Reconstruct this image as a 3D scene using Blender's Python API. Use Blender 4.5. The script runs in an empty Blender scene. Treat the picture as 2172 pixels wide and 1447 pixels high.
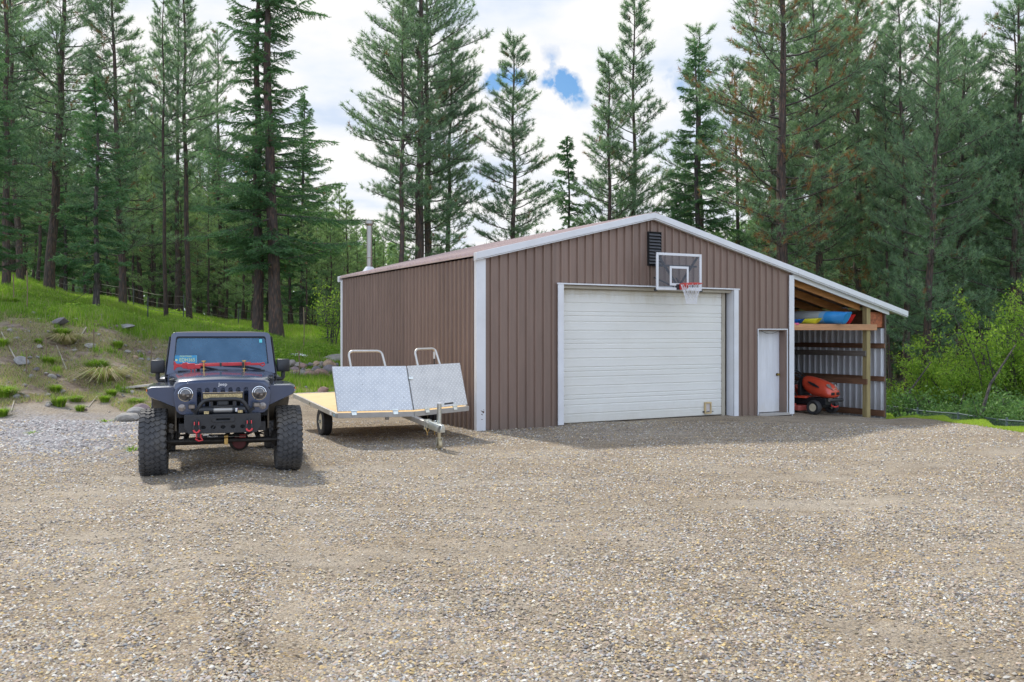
import bpy, bmesh, math, random
import numpy as np
from mathutils import Vector, Matrix, Euler

# ------------------------------------------------------------------ camera, world, sun
sc = bpy.context.scene
COL = sc.collection
R = math.radians
FPX, CXP, YH, CAMH = 1909.0, 1086.0, 709.0, 1.9      # focal length and horizon measured on the photograph
cam = bpy.data.cameras.new("camera"); camo = bpy.data.objects.new("camera", cam); COL.objects.link(camo)
cam.sensor_width = 36; cam.lens = 36*FPX/2172; cam.shift_y = -(723.5-YH)/2172
cam.clip_end = 6000; cam.clip_start = 0.1
camo.location = (0, 0, CAMH); camo.rotation_euler = (R(90), 0, 0)
sc.camera = camo

SUN_AZ, SUN_EL = R(-36), R(47)        # azimuth to the right of the view direction
world = bpy.data.worlds.new("World"); sc.world = world; world.use_nodes = True
def build_world():
    nt = world.node_tree; N = nt.nodes; L = nt.links
    N.clear()
    out = N.new('ShaderNodeOutputWorld')
    sky = N.new('ShaderNodeTexSky'); sky.sky_type = 'NISHITA'; sky.sun_disc = False
    sky.sun_elevation = SUN_EL; sky.sun_rotation = SUN_AZ
    bsky = N.new('ShaderNodeBackground'); bsky.inputs[1].default_value = 0.11
    sat = N.new('ShaderNodeHueSaturation'); sat.inputs['Saturation'].default_value = 1.55
    L.new(sky.outputs[0], sat.inputs['Color']); L.new(sat.outputs[0], bsky.inputs[0])
    tc = N.new('ShaderNodeTexCoord')
    sep = N.new('ShaderNodeSeparateXYZ'); L.new(tc.outputs['Generated'], sep.inputs[0])
    # cloud layer: direction projected on a plane overhead, so clouds flatten towards the horizon
    def M(op, a, b=None, c=None):
        n = N.new('ShaderNodeMath'); n.operation = op
        for i, v in enumerate((a, b, c)):
            if v is None: continue
            if isinstance(v, (int, float)): n.inputs[i].default_value = v
            else: L.new(v, n.inputs[i])
        return n.outputs[0]
    zc = M('MAXIMUM', sep.outputs[2], 0.0)
    den = M('ADD', zc, 0.22)
    cx = M('DIVIDE', sep.outputs[0], den); cy = M('DIVIDE', sep.outputs[1], den)
    cmb = N.new('ShaderNodeCombineXYZ'); L.new(cx, cmb.inputs[0]); L.new(cy, cmb.inputs[1])
    n1 = N.new('ShaderNodeTexNoise'); n1.inputs['Scale'].default_value = 2.3; n1.inputs['Detail'].default_value = 9
    n1.inputs['Roughness'].default_value = 0.56; L.new(cmb.outputs[0], n1.inputs['Vector'])
    n2 = N.new('ShaderNodeTexNoise'); n2.inputs['Scale'].default_value = 38; n2.inputs['Detail'].default_value = 8
    n2.inputs['Roughness'].default_value = 0.6; L.new(tc.outputs['Generated'], n2.inputs['Vector'])
    # openings in the cloud deck at given sky directions
    acc = None
    for px, py, rad, amt in ((1158, 173, .007, .8), (1180, 169, .010, 1.0), (1202, 174, .010, 1.0), (1220, 190, .008, .9), (1232, 209, .008, .9), (1036, 182, .009, .8), (1056, 170, .010, .9), (1080, 164, .010, .8), (1104, 164, .008, .7), (1170, 118, .008, .5), (1440, 185, .010, .7), (1900, 640, .03, .9)):
        d = Vector(((px-CXP)/FPX, 1, (YH-py)/FPX)).normalized()
        vm = N.new('ShaderNodeVectorMath'); vm.operation = 'DISTANCE'
        L.new(tc.outputs['Generated'], vm.inputs[0]); vm.inputs[1].default_value = d
        w = M('ADD', vm.outputs['Value'], M('MULTIPLY', M('SUBTRACT', n2.outputs[0], 0.5), rad*4.6))
        g = M('MULTIPLY', M('SUBTRACT', 1.0, M('MINIMUM', M('DIVIDE', w, rad*1.75), 1.0)), amt*1.25)
        acc = g if acc is None else M('ADD', acc, g)
    base = M('MINIMUM', M('MULTIPLY', M('SUBTRACT', n1.outputs[0], 0.20), 7.0), 1.0)
    mask = M('SUBTRACT', M('SUBTRACT', base, M('MULTIPLY', acc, .85)), M('MULTIPLY', M('MAXIMUM', M('SUBTRACT', sep.outputs[2], .80), 0.0), 5.0))
    mc = N.new('ShaderNodeClamp'); L.new(mask, mc.inputs[0])
    # cloud tone: bright tops, bluish grey bases
    n3 = N.new('ShaderNodeTexNoise'); n3.inputs['Scale'].default_value = 3.4; n3.inputs['Detail'].default_value = 7
    L.new(cmb.outputs[0], n3.inputs['Vector'])
    rp = N.new('ShaderNodeValToRGB'); L.new(n3.outputs[0], rp.inputs[0])
    e = rp.color_ramp.elements
    e[0].position = .31; e[0].color = (.68, .78, .94, 1); e[1].position = .54; e[1].color = (1.0, .99, .985, 1)
    e2 = rp.color_ramp.elements.new(.42); e2.color = (.86, .91, .99, 1)
    bcl = N.new('ShaderNodeBackground'); L.new(M('ADD', 0.95, M('MULTIPLY', M('MAXIMUM', M('MULTIPLY', sep.outputs[1], -1.0), 0.0), .75)), bcl.inputs[1]); 
    tint = N.new('ShaderNodeMix'); tint.data_type = 'RGBA'; tint.blend_type = 'MULTIPLY'; L.new(M('MINIMUM', M('MAXIMUM', M('MULTIPLY', sep.outputs[1], -3.0), 0.0), 1.0), tint.inputs[0])
    L.new(rp.outputs[0], tint.inputs[6]); tint.inputs[7].default_value = (.82, .93, 1.12, 1); L.new(tint.outputs[2], bcl.inputs[0])
    mx = N.new('ShaderNodeMixShader'); L.new(mc.outputs[0], mx.inputs[0]); L.new(bsky.outputs[0], mx.inputs[1]); L.new(bcl.outputs[0], mx.inputs[2])
    L.new(mx.outputs[0], out.inputs[0])
build_world()
sun = bpy.data.lights.new("sun", 'SUN'); suno = bpy.data.objects.new("sun", sun); COL.objects.link(suno)
sun.energy = 3.45; sun.angle = R(3); sun.color = (1.0, .955, .88)
sdir = Vector((math.sin(SUN_AZ)*math.cos(SUN_EL), math.cos(SUN_AZ)*math.cos(SUN_EL), math.sin(SUN_EL)))
suno.rotation_euler = sdir.to_track_quat('Z', 'Y').to_euler()
sc.view_settings.view_transform = 'Standard'; sc.view_settings.look = 'None'
sc.view_settings.exposure = 0.12; sc.view_settings.gamma = 1.0
sc.render.engine = 'CYCLES'
sc.cycles.max_bounces = 8; sc.cycles.transparent_max_bounces = 16

# ------------------------------------------------------------------ helpers
def at(px, py, Y):
    return Vector(((px-CXP)/FPX*Y, Y, CAMH-(py-YH)/FPX*Y))
class MB:
    def __init__(s): s.v = []; s.f = []
    def add(s, vs, fs):
        o = len(s.v); s.v += [tuple(map(float, p)) for p in vs]; s.f += [tuple(i+o for i in f) for f in fs]; return s
    def box(s, c, d, rot=None, mat=None):
        x, y, z = d[0]/2, d[1]/2, d[2]/2
        vs = [Vector((a*x, b*y, e*z)) for a in (-1, 1) for b in (-1, 1) for e in (-1, 1)]
        m = Euler(rot).to_matrix() if rot else Matrix.Identity(3)
        vs = [m @ p+Vector(c) for p in vs]
        return s.add(vs, [(0, 1, 3, 2), (4, 6, 7, 5), (0, 4, 5, 1), (2, 3, 7, 6), (0, 2, 6, 4), (1, 5, 7, 3)])
    def bx(s, x0, x1, y0, y1, z0, z1):
        return s.box(((x0+x1)/2, (y0+y1)/2, (z0+z1)/2), (abs(x1-x0), abs(y1-y0), abs(z1-z0)))
    def hexa(s, b, t):      # 4 bottom + 4 top points
        return s.add(list(b)+list(t), [(3, 2, 1, 0), (4, 5, 6, 7), (0, 1, 5, 4), (1, 2, 6, 5), (2, 3, 7, 6), (3, 0, 4, 7)])
    def beam(s, p0, p1, w, h, up=(0, 0, 1)):
        p0 = Vector(p0); p1 = Vector(p1); d = (p1-p0).normalized(); r = d.cross(Vector(up)).normalized(); u = r.cross(d)
        q = [r*a*w/2+u*b*h/2 for a, b in ((-1, -1), (1, -1), (1, 1), (-1, 1))]
        return s.hexa([p0+k for k in q], [p1+k for k in q])
    def tube(s, pts, rad, n=8, caps=True, closed=False):
        pts = [Vector(p) for p in pts]; m = len(pts)
        if not hasattr(rad, '__len__'): rad = [rad]*m
        T = []
        for i in range(m):
            a = pts[(i-1) % m] if closed or i > 0 else pts[i]; b = pts[(i+1) % m] if closed or i < m-1 else pts[i]
            t = (b-a); T.append(t.normalized() if t.length > 1e-9 else Vector((0, 0, 1)))
        ref = Vector((0, 0, 1)) if abs(T[0].z) < .9 else Vector((1, 0, 0))
        u = T[0].cross(ref).normalized(); vs = []
        for i in range(m):
            u = (u-T[i]*u.dot(T[i])); u = u.normalized() if u.length > 1e-6 else T[i].orthogonal().normalized()
            w = T[i].cross(u)
            for k in range(n):
                a = 2*math.pi*k/n; vs.append(pts[i]+(u*math.cos(a)+w*math.sin(a))*rad[i])
        fs = []
        for i in range(m if closed else m-1):
            j = (i+1) % m
            for k in range(n): fs.append((i*n+k, i*n+(k+1) % n, j*n+(k+1) % n, j*n+k))
        if caps and not closed: fs += [tuple(range(n))[::-1], tuple((m-1)*n+k for k in range(n))]
        return s.add(vs, fs)
    def cyl(s, p0, p1, r, n=16): return s.tube([p0, p1], r, n)
    def prism(s, poly, d0, d1, plane='xz'):   # polygon extruded along the missing axis
        def P(a, b, d): return {'xz': (a, d, b), 'yz': (d, a, b), 'xy': (a, b, d)}[plane]
        n = len(poly)
        return s.add([P(a, b, d0) for a, b in poly]+[P(a, b, d1) for a, b in poly],
                     [tuple(range(n)), tuple(range(2*n-1, n-1, -1))]+[(i, i+n, (i+1) % n+n, (i+1) % n) for i in range(n)])
    def lathe(s, prof, c=(0, 0, 0), axis='z', n=24, close=False):   # prof: (radius, height)
        vs = []
        for r, h in prof:
            for k in range(n):
                a = 2*math.pi*k/n; p, q = r*math.cos(a), r*math.sin(a)
                v = {'z': (p, q, h), 'x': (h, p, q), 'y': (p, h, q)}[axis]; vs.append((v[0]+c[0], v[1]+c[1], v[2]+c[2]))
        m = len(prof); fs = []
        for i in range(m if close else m-1):
            j = (i+1) % m
            for k in range(n): fs.append((i*n+k, i*n+(k+1) % n, j*n+(k+1) % n, j*n+k))
        if not close:
            fs += [tuple(range(n))[::-1], tuple((m-1)*n+k for k in range(n))]
        return s.add(vs, fs)
    def loft(s, rings, caps=True):
        n = len(rings[0]); m = len(rings); vs = [p for r in rings for p in r]; fs = []
        for i in range(m-1):
            for k in range(n): fs.append((i*n+k, i*n+(k+1) % n, (i+1)*n+(k+1) % n, (i+1)*n+k))
        if caps: fs += [tuple(range(n))[::-1], tuple((m-1)*n+k for k in range(n))]
        return s.add(vs, fs)
    def build(s, name, mat, parent=None, smooth=False, bevel=0, sub=0, autos=None):
        me = bpy.data.meshes.new(name); me.from_pydata(s.v, [], s.f); me.validate()
        bm = bmesh.new(); bm.from_mesh(me); bmesh.ops.recalc_face_normals(bm, faces=bm.faces); bm.to_mesh(me); bm.free()
        o = bpy.data.objects.new(name, me); COL.objects.link(o); me.materials.append(mat)
        if parent: o.parent = parent
        if bevel:
            b = o.modifiers.new('bevel', 'BEVEL'); b.width = bevel; b.segments = 2; b.limit_method = 'ANGLE'; b.angle_limit = R(35)
        if sub:
            b = o.modifiers.new('sub', 'SUBSURF'); b.levels = sub; b.render_levels = sub
        if smooth or bevel:
            me.shade_smooth()
            if autos is None: autos = 40
        if autos:
            me.set_sharp_from_angle(angle=R(autos))
        return o
def tag(o, label=None, cat=None, group=None, kind=None):
    if label: o['label'] = label
    if cat: o['category'] = cat
    if group: o['group'] = group
    if kind: o['kind'] = kind
    return o
def thing(name, label, cat, loc=(0, 0, 0), rz=0, group=None):
    o = bpy.data.objects.new(name, None); COL.objects.link(o); o.location = loc; o.rotation_euler = (0, 0, rz)
    o.empty_display_size = .2
    return tag(o, label, cat, group)
def dup(root, loc, rz, scale=(1, 1, 1), label=None, group=None, tilt=(0, 0)):
    r = root.copy(); COL.objects.link(r); r.location = loc; r.rotation_euler = (tilt[0], tilt[1], rz); r.scale = scale
    if label: r['label'] = label
    if group: r['group'] = group
    elif 'group' in r: del r['group']
    for ch in root.children:
        c = ch.copy(); COL.objects.link(c); c.parent = r
        for g in ch.children:
            d = g.copy(); COL.objects.link(d); d.parent = c
    return r
def fast_mesh(name, V, F, col=None, mat=None, parent=None, smooth=False):
    me = bpy.data.meshes.new(name); V = np.ascontiguousarray(V, dtype=np.float32); F = np.ascontiguousarray(F, dtype=np.int32)
    k = F.shape[1]; me.vertices.add(len(V)); me.vertices.foreach_set('co', V.ravel())
    me.loops.add(F.size); me.loops.foreach_set('vertex_index', F.ravel())
    me.polygons.add(len(F)); me.polygons.foreach_set('loop_start', np.arange(0, F.size, k, dtype=np.int32))
    me.polygons.foreach_set('loop_total', np.full(len(F), k, dtype=np.int32))
    if smooth: me.polygons.foreach_set('use_smooth', np.ones(len(F), dtype=bool))
    if col is not None:
        a = me.color_attributes.new('Col', 'FLOAT_COLOR', 'POINT')
        c = np.ones((len(V), 4), dtype=np.float32); c[:, :col.shape[1]] = col; a.data.foreach_set('color', c.ravel())
    me.update(); me.validate()
    if mat: me.materials.append(mat)
    o = bpy.data.objects.new(name, me); COL.objects.link(o)
    if parent: o.parent = parent
    return o

# ------------------------------------------------------------------ materials
class NT:
    def __init__(s, name):
        s.m = bpy.data.materials.new(name); s.m.use_nodes = True; s.t = s.m.node_tree; s.N = s.t.nodes; s.L = s.t.links
        s.b = s.N['Principled BSDF']; s.out = s.N['Material Output']
    def n(s, t, **k):
        q = s.N.new(t)
        for a, b in k.items(): setattr(q, a, b)
        return q
    def noise(s, scale, detail=4, rough=.5, vec=None, dist=0):
        q = s.n('ShaderNodeTexNoise'); q.inputs['Scale'].default_value = scale; q.inputs['Detail'].default_value = detail
        q.inputs['Roughness'].default_value = rough; q.inputs['Distortion'].default_value = dist
        s.L.new(vec if vec is not None else s.obj(), q.inputs['Vector']); return q.outputs[0]
    def obj(s):
        if not hasattr(s, '_o'): s._o = s.n('ShaderNodeTexCoord').outputs['Object']
        return s._o
    def geo(s):
        if not hasattr(s, '_g'): s._g = s.n('ShaderNodeNewGeometry').outputs['Position']
        return s._g
    def mapping(s, scale, vec=None):
        q = s.n('ShaderNodeMapping'); q.inputs['Scale'].default_value = scale; s.L.new(vec if vec is not None else s.obj(), q.inputs['Vector']); return q.outputs[0]
    def ramp(s, fac, stops, interp='LINEAR'):
        q = s.n('ShaderNodeValToRGB'); s.L.new(fac, q.inputs[0]); cr = q.color_ramp; cr.interpolation = interp
        while len(cr.elements) < len(stops): cr.elements.new(.5)
        for e, (p, c) in zip(cr.elements, stops):
            e.position = p; e.color = tuple(c)+(1,) if len(c) == 3 else c
        return q.outputs[0]
    def mix(s, fac, a, b, mode='MIX'):
        q = s.n('ShaderNodeMix', data_type='RGBA', blend_type=mode)
        for i, v in ((0, fac), (6, a), (7, b)):
            if isinstance(v, (int, float)): q.inputs[i].default_value = v
            elif isinstance(v, tuple): q.inputs[i].default_value = v+(1,) if len(v) == 3 else v
            else: s.L.new(v, q.inputs[i])
        return q.outputs[2]
    def math(s, op, a, b=0.0):
        q = s.n('ShaderNodeMath', operation=op)
        for i, v in enumerate((a, b)):
            if isinstance(v, (int, float)): q.inputs[i].default_value = v
            else: s.L.new(v, q.inputs[i])
        return q.outputs[0]
    def attr(s, name='Col'):
        q = s.n('ShaderNodeVertexColor', layer_name=name); sp = s.n('ShaderNodeSeparateColor'); s.L.new(q.outputs[0], sp.inputs[0]); s.alpha = q.outputs[1]; return q.outputs[0], sp.outputs
    def bump(s, h, strength=.3, dist=.02):
        q = s.n('ShaderNodeBump'); q.inputs['Strength'].default_value = strength; q.inputs['Distance'].default_value = dist
        s.L.new(h, q.inputs['Height']); s.L.new(q.outputs[0], s.b.inputs['Normal'])
    def set(s, **k):
        for a, v in k.items():
            i = s.b.inputs[a.replace('_', ' ')]
            if isinstance(v, (int, float)): i.default_value = v
            elif isinstance(v, tuple): i.default_value = v+(1,) if len(v) == 3 else v
            else: s.L.new(v, i)
        return s
def pm(name, col, rough=.5, metal=0, var=.12, scale=6, bump=0, bscale=60, dirt=None, coat=0, stretch=None):
    t = NT(name); v = t.mapping(stretch) if stretch else None
    nz = t.noise(scale, 5, .6, v)
    lo = tuple(c*(1-var) for c in col); hi = tuple(min(1, c*(1+var)) for c in col)
    c = t.ramp(nz, [(.3, lo), (.7, hi)])
    if dirt:
        d = t.noise(scale*.35, 6, .65); c = t.mix(t.ramp(d, [(.48, (0, 0, 0)), (.72, (dirt[1],)*3)]), c, dirt[0])
    t.set(Base_Color=c, Metallic=metal, Roughness=t.math('ADD', t.math('MULTIPLY', nz, .16), rough-.08))
    if coat: t.set(Coat_Weight=coat, Coat_Roughness=(.13 if name.startswith('grey_metallic') else .08))
    if bump: t.bump(t.noise(bscale, 4, .6, v), bump, .01)
    return t.m

M_white = pm('white_trim_paint', (.66, .67, .69), .4, 0, .05, 3, dirt=((.5, .45, .38), .25))
M_beige = pm('beige_frame_paint', (.42, .38, .30), .5, 0, .1, 4)
M_alu = pm('aluminium', (.55, .53, .50), .42, .75, .1, 8)
M_alud = pm('dull_aluminium', (.42, .40, .37), .5, .5, .12, 5)
M_zinc = pm('zinc_plated_steel', (.62, .64, .6), .3, .9, .15, 18)
M_gold = pm('yellow_zinc', (.55, .36, .12), .35, .8, .15, 20)
M_steel = pm('stainless_steel', (.30, .28, .25), .25, 1, .08, 3)
M_black = pm('black_powder_coat', (.018, .019, .022), .42, 0, .2, 9, bump=.1, bscale=200)
M_blackp = pm('black_plastic', (.022, .024, .027), .5, 0, .15, 7, bump=.15, bscale=150)
M_rubber = pm('tyre_rubber', (.06, .06, .062), .7, 0, .3, 7, bump=.2, bscale=60, dirt=((.15, .13, .10), .7))
M_rubberd = pm('dark_rubber', (.03, .03, .032), .7, 0, .2, 9)
M_jeep = pm('grey_metallic_car_paint', (.038, .055, .105), .25, .35, .05, 2, coat=1, dirt=((.2, .18, .15), .18))
M_liner = pm('muddy_inner_liner', (.10, .08, .055), .9, 0, .35, 9)
M_soft = pm('black_canvas_top', (.045, .045, .05), .85, 0, .15, 20, bump=.3, bscale=300)
M_red = pm('red_paint', (.50, .02, .03), .35, 0, .1, 10, coat=.3)
M_redrub = pm('red_rubber', (.65, .05, .06), .5, 0, .1, 10)
M_dark = pm('dark_recess', (.006, .006, .007), .8)
M_undr = pm('grimy_axle_steel', (.05, .045, .04), .7, .3, .35, 14)
M_lens = pm('clear_lens', (.25, .22, .2), .12, .3, .3, 40)
M_chrome = pm('chrome', (.7, .7, .7), .08, 1, .05, 5)
M_led = NT('led_face'); 
_v = M_led.n('ShaderNodeTexVoronoi'); _v.inputs['Scale'].default_value = 60; M_led.L.new(M_led.obj(), _v.inputs['Vector'])
M_led.set(Base_Color=M_led.ramp(_v.outputs['Distance'], [(.1, (.75, .62, .33)), (.6, (.38, .30, .15))]), Roughness=.2, Metallic=.3); M_led = M_led.m
M_mowr = pm('orange_red_hood_paint', (.56, .062, .028), .33, 0, .06, 6, coat=.5, dirt=((.3, .16, .1), .2))
M_mowd = pm('faded_red_deck', (.42, .08, .06), .6, 0, .15, 6)
M_cream = pm('cream_rim', (.62, .55, .4), .5, 0, .1, 8)
M_brass = pm('brass', (.55, .4, .12), .25, 1, .1, 10)
M_treated = pm('treated_timber', (.30, .235, .105), .75, 0, .25, 3, bump=.3, bscale=30, stretch=(8, 8, .7))
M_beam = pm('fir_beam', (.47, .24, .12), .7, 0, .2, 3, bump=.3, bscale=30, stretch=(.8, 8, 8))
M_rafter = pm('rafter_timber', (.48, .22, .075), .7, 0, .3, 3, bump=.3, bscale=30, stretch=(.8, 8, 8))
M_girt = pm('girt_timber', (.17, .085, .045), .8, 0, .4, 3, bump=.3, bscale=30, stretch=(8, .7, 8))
M_girtg = pm('weathered_girt', (.14, .12, .10), .8, 0, .3, 3, bump=.3, bscale=30, stretch=(8, .7, 8))
M_chip = pm('red_chip_board', (.33, .10, .04), .7, 0, .5, 14)
M_kblue = pm('blue_kayak_plastic', (.035, .27, .62), .35, 0, .08, 4, coat=.3)
M_kred = pm('red_kayak_plastic', (.62, .02, .02), .4, 0, .08, 4)
M_kyel = pm('yellow_kayak_plastic', (.68, .60, .03), .4, 0, .1, 4)
M_kdeep = pm('deep_blue_kayak_plastic', (.01, .12, .5), .35, 0, .08, 4)
M_net = pm('white_net_cord', (.75, .75, .78), .8, 0, .05, 5)
M_rim = pm('orange_red_rim', (.6, .05, .04), .4, 0, .1, 9)
M_flagw = pm('white_sign', (.75, .75, .75), .5, 0, .03, 5)
M_fence = pm('green_grey_fence_wire', (.13, .17, .17), .7, .1, .15, 8)
M_fencep = pm('dark_steel_post', (.09, .1, .09), .6, .4, .2, 8)
M_wire = pm('rusty_wire', (.16, .14, .12), .6, .5, .2, 8)
M_deadwood = pm('bleached_dead_wood', (.42, .38, .32), .85, 0, .25, 9)

def siding(name, col, dirt, stain=False):
    t = NT(name)
    v = t.mapping((3, 3, .35) if not stain else (.5, 3, 1.2)); a = t.noise(2.2, 6, .65, v); b = t.noise(30, 3, .5, t.mapping((1, 1, .2) if not stain else (.1, 1, .5)))
    c = t.ramp(a, [(.3, tuple(x*(.96 if stain else .86) for x in col)), (.7, tuple(x*(1.03 if stain else 1.1) for x in col))])
    c = t.mix(t.ramp(b, [(.4, (0, 0, 0)), (.8, ((.03 if stain else .16),)*3)]), c, dirt)
    sp = t.n('ShaderNodeSeparateXYZ'); t.L.new(t.obj(), sp.inputs[0])
    if not stain:   # every sheet has weathered a little differently
        wn = t.n('ShaderNodeTexWhiteNoise', noise_dimensions='1D'); t.L.new(t.math('FLOOR', t.math('DIVIDE', t.math('ADD', sp.outputs[0], sp.outputs[1]), .914)), wn.inputs['W'])
        c = t.mix(1.0, c, t.ramp(wn.outputs[0], [(0, (.93,)*3), (1, (1.07,)*3)]), 'MULTIPLY')
    # mud splash of the lowest half metre
    k = t.math('ADD', sp.outputs[2], t.math('MULTIPLY', t.noise(5, 6, .7), .5))
    c = t.mix(t.ramp(k, [(.2, (.45,)*3), (.62, (0, 0, 0))]), c, dirt)
    if stain:   # yellowed, chalky coating with runs below the head and at the sill
        w = t.noise(1.3, 7, .7, t.mapping((.7, 1, .7)))
        c = t.mix(t.ramp(w, [(.50, (0, 0, 0)), (.75, (.16,)*3)]), c, (.62, .58, .46))
        k2 = t.math('SUBTRACT', sp.outputs[2], t.math('MULTIPLY', t.noise(2.4, 6, .7, t.mapping((2, 1, .6))), .9))
        k3 = t.math('MULTIPLY', k2, .3333)
        c = t.mix(t.ramp(k3, [(.72, (0, 0, 0)), (.88, (.7,)*3)]), c, (.48, .41, .25))
    t.set(Base_Color=c, Roughness=.45); return t.m
M_wall = siding('brown_steel_siding', (.222, .150, .116), (.16, .13, .10))
M_roof = siding('brown_steel_roofing', (.50, .37, .33), (.3, .26, .22))
M_gdoor = siding('white_garage_door', (.72, .715, .67), (.5, .46, .36), True)
M_mdoor = siding('white_door', (.66, .67, .70), (.55, .5, .4))
M_galv = siding('galvanised_sheet', (.66, .67, .69), (.28, .27, .25)); 
M_galv.node_tree.nodes['Principled BSDF'].inputs['Metallic'].default_value = .15

def m_ply():
    t = NT('plywood_deck'); v = t.mapping((1.2, 9, 1)); a = t.noise(3, 6, .6, v)
    c = t.ramp(a, [(.25, (.62, .40, .17)), (.55, (.74, .53, .26)), (.8, (.78, .6, .34))])
    t.set(Base_Color=c, Roughness=.7); return t.m
M_ply = m_ply()
def m_diamond():
    t = NT('diamond_plate')
    # raised lozenges in two crossing directions
    sp = t.n('ShaderNodeSeparateXYZ'); t.L.new(t.obj(), sp.inputs[0])
    s = 1/.058
    fa = t.math('MODULO', t.math('ADD', t.math('FLOOR', t.math('MULTIPLY', t.math('ADD', sp.outputs[0], sp.outputs[2]), s*.70)), t.math('FLOOR', t.math('MULTIPLY', t.math('SUBTRACT', sp.outputs[0], sp.outputs[2]), s*.70))), 2.0)
    fa = t.math('GREATER_THAN', t.math('ABSOLUTE', fa), .5)
    u = t.math('FRACT', t.math('MULTIPLY', t.math('ADD', sp.outputs[0], sp.outputs[2]), s*.70)); v = t.math('FRACT', t.math('MULTIPLY', t.math('SUBTRACT', sp.outputs[0], sp.outputs[2]), s*.70))
    def bar(p, q):
        x = t.math('ABSOLUTE', t.math('SUBTRACT', p, .5)); y = t.math('ABSOLUTE', t.math('SUBTRACT', q, .5))
        return t.math('LESS_THAN', t.math('ADD', t.math('MULTIPLY', x, 3.6), t.math('MULTIPLY', y, 1.0)), .50)
    h = t.math('ADD', t.math('MULTIPLY', bar(u, v), fa), t.math('MULTIPLY', bar(v, u), t.math('SUBTRACT', 1.0, fa)))
    nz = t.noise(4, 6, .65)
    base = t.ramp(nz, [(.3, (.47, .48, .49)), (.7, (.64, .64, .63))])
    c = t.mix(t.math('MULTIPLY', h, .7), base, (.86, .87, .88))
    st = t.n('ShaderNodeTexVoronoi'); st.inputs['Scale'].default_value = 5.5; t.L.new(t.obj(), st.inputs['Vector'])
    c = t.mix(t.ramp(st.outputs['Distance'], [(.04, (.55,)*3), (.10, (0, 0, 0))]), c, (.22, .21, .2))
    t.set(Base_Color=c, Metallic=.55, Roughness=t.math('ADD', t.math('MULTIPLY', nz, .3), .28))
    t.bump(h, .6, .004); return t.m
M_diamond = m_diamond()
def m_glass_wind():
    t = NT('sky_reflection_windscreen'); t.set(Base_Color=(.018, .13, .25), Roughness=.03, IOR=1.75)  # blue base colour stands in for sky reflected in the glass
    nz = t.noise(3.2, 4, .6); 
    tr = t.n('ShaderNodeBsdfTransparent'); tr.inputs[0].default_value = (.30, .62, .80, 1)
    mx = t.n('ShaderNodeMixShader'); t.L.new(t.ramp(nz, [(.3, (.25,)*3), (.7, (.55,)*3)]), mx.inputs[0]); t.L.new(t.b.outputs[0], mx.inputs[1]); t.L.new(tr.outputs[0], mx.inputs[2])
    t.L.new(mx.outputs[0], t.out.inputs[0]); return t.m
M_wind = m_glass_wind()
def m_clear():
    t = NT('clear_acrylic'); t.set(Base_Color=(.3, .3, .33), Roughness=.04, IOR=1.6)
    tr = t.n('ShaderNodeBsdfTransparent'); tr.inputs[0].default_value = (.9, .92, .93, 1)
    mx = t.n('ShaderNodeMixShader'); mx.inputs[0].default_value = .88; t.L.new(t.b.outputs[0], mx.inputs[1]); t.L.new(tr.outputs[0], mx.inputs[2])
    t.L.new(mx.outputs[0], t.out.inputs[0]); return t.m
M_clear = m_clear()
def m_foliage(name, dark, mid, light, brown=(.28, .155, .085), trans=.35):
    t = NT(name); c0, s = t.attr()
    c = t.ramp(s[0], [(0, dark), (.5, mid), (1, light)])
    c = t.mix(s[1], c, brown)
    t.set(Base_Color=c, Roughness=.6, Specular_IOR_Level=.25)
    tr = t.n('ShaderNodeBsdfTranslucent'); t.L.new(t.mix(1.0, c, (1.2, 1.3, .8), 'MULTIPLY'), tr.inputs[0])
    mx = t.n('ShaderNodeMixShader'); mx.inputs[0].default_value = trans; t.L.new(t.b.outputs[0], mx.inputs[1]); t.L.new(tr.outputs[0], mx.inputs[2])
    t.L.new(mx.outputs[0], t.out.inputs[0]); return t.m
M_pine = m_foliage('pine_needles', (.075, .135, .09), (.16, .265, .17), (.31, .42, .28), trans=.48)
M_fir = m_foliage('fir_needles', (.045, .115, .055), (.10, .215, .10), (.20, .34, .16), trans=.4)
M_leaf = m_foliage('spring_leaves', (.11, .23, .035), (.22, .36, .05), (.37, .50, .09), trans=.5)
M_grass = m_foliage('grass_blades', (.10, .20, .02), (.21, .36, .035), (.40, .50, .08), brown=(.42, .36, .22), trans=.4)
def m_bark(name, a, b, c3):
    t = NT(name); v = t.mapping((5, 5, 1.1)); vo = t.n('ShaderNodeTexVoronoi'); vo.inputs['Scale'].default_value = 3.2; t.L.new(v, vo.inputs['Vector'])
    nz = t.noise(2.5, 6, .65, v)
    c = t.mix(t.ramp(vo.outputs['Distance'], [(.1, (0,)*3), (.55, (1,)*3)]), a, b); c = t.mix(t.ramp(nz, [(.45, (0,)*3), (.75, (.8,)*3)]), c, c3)
    t.set(Base_Color=c, Roughness=.9); t.bump(t.math('ADD', vo.outputs['Distance'], nz), .8, .05); return t.m
M_bark = m_bark('ponderosa_bark', (.15, .085, .058), (.055, .042, .036), (.12, .09, .075))
M_barkg = m_bark('grey_bark', (.16, .13, .11), (.06, .052, .047), (.11, .1, .09))
def m_rock(name, cols):
    t = NT(name); oi = t.n('ShaderNodeObjectInfo'); a = t.noise(5, 6, .65)
    c = t.ramp(oi.outputs['Random'], [(i/(len(cols)-.0), q) for i, q in enumerate(cols)], 'CONSTANT')
    c = t.mix(1.0, c, t.ramp(a, [(.25, (.6,)*3), (.75, (1.25,)*3)]), 'MULTIPLY')
    t.set(Base_Color=c, Roughness=.85); t.bump(a, .6, .04); return t.m
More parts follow.
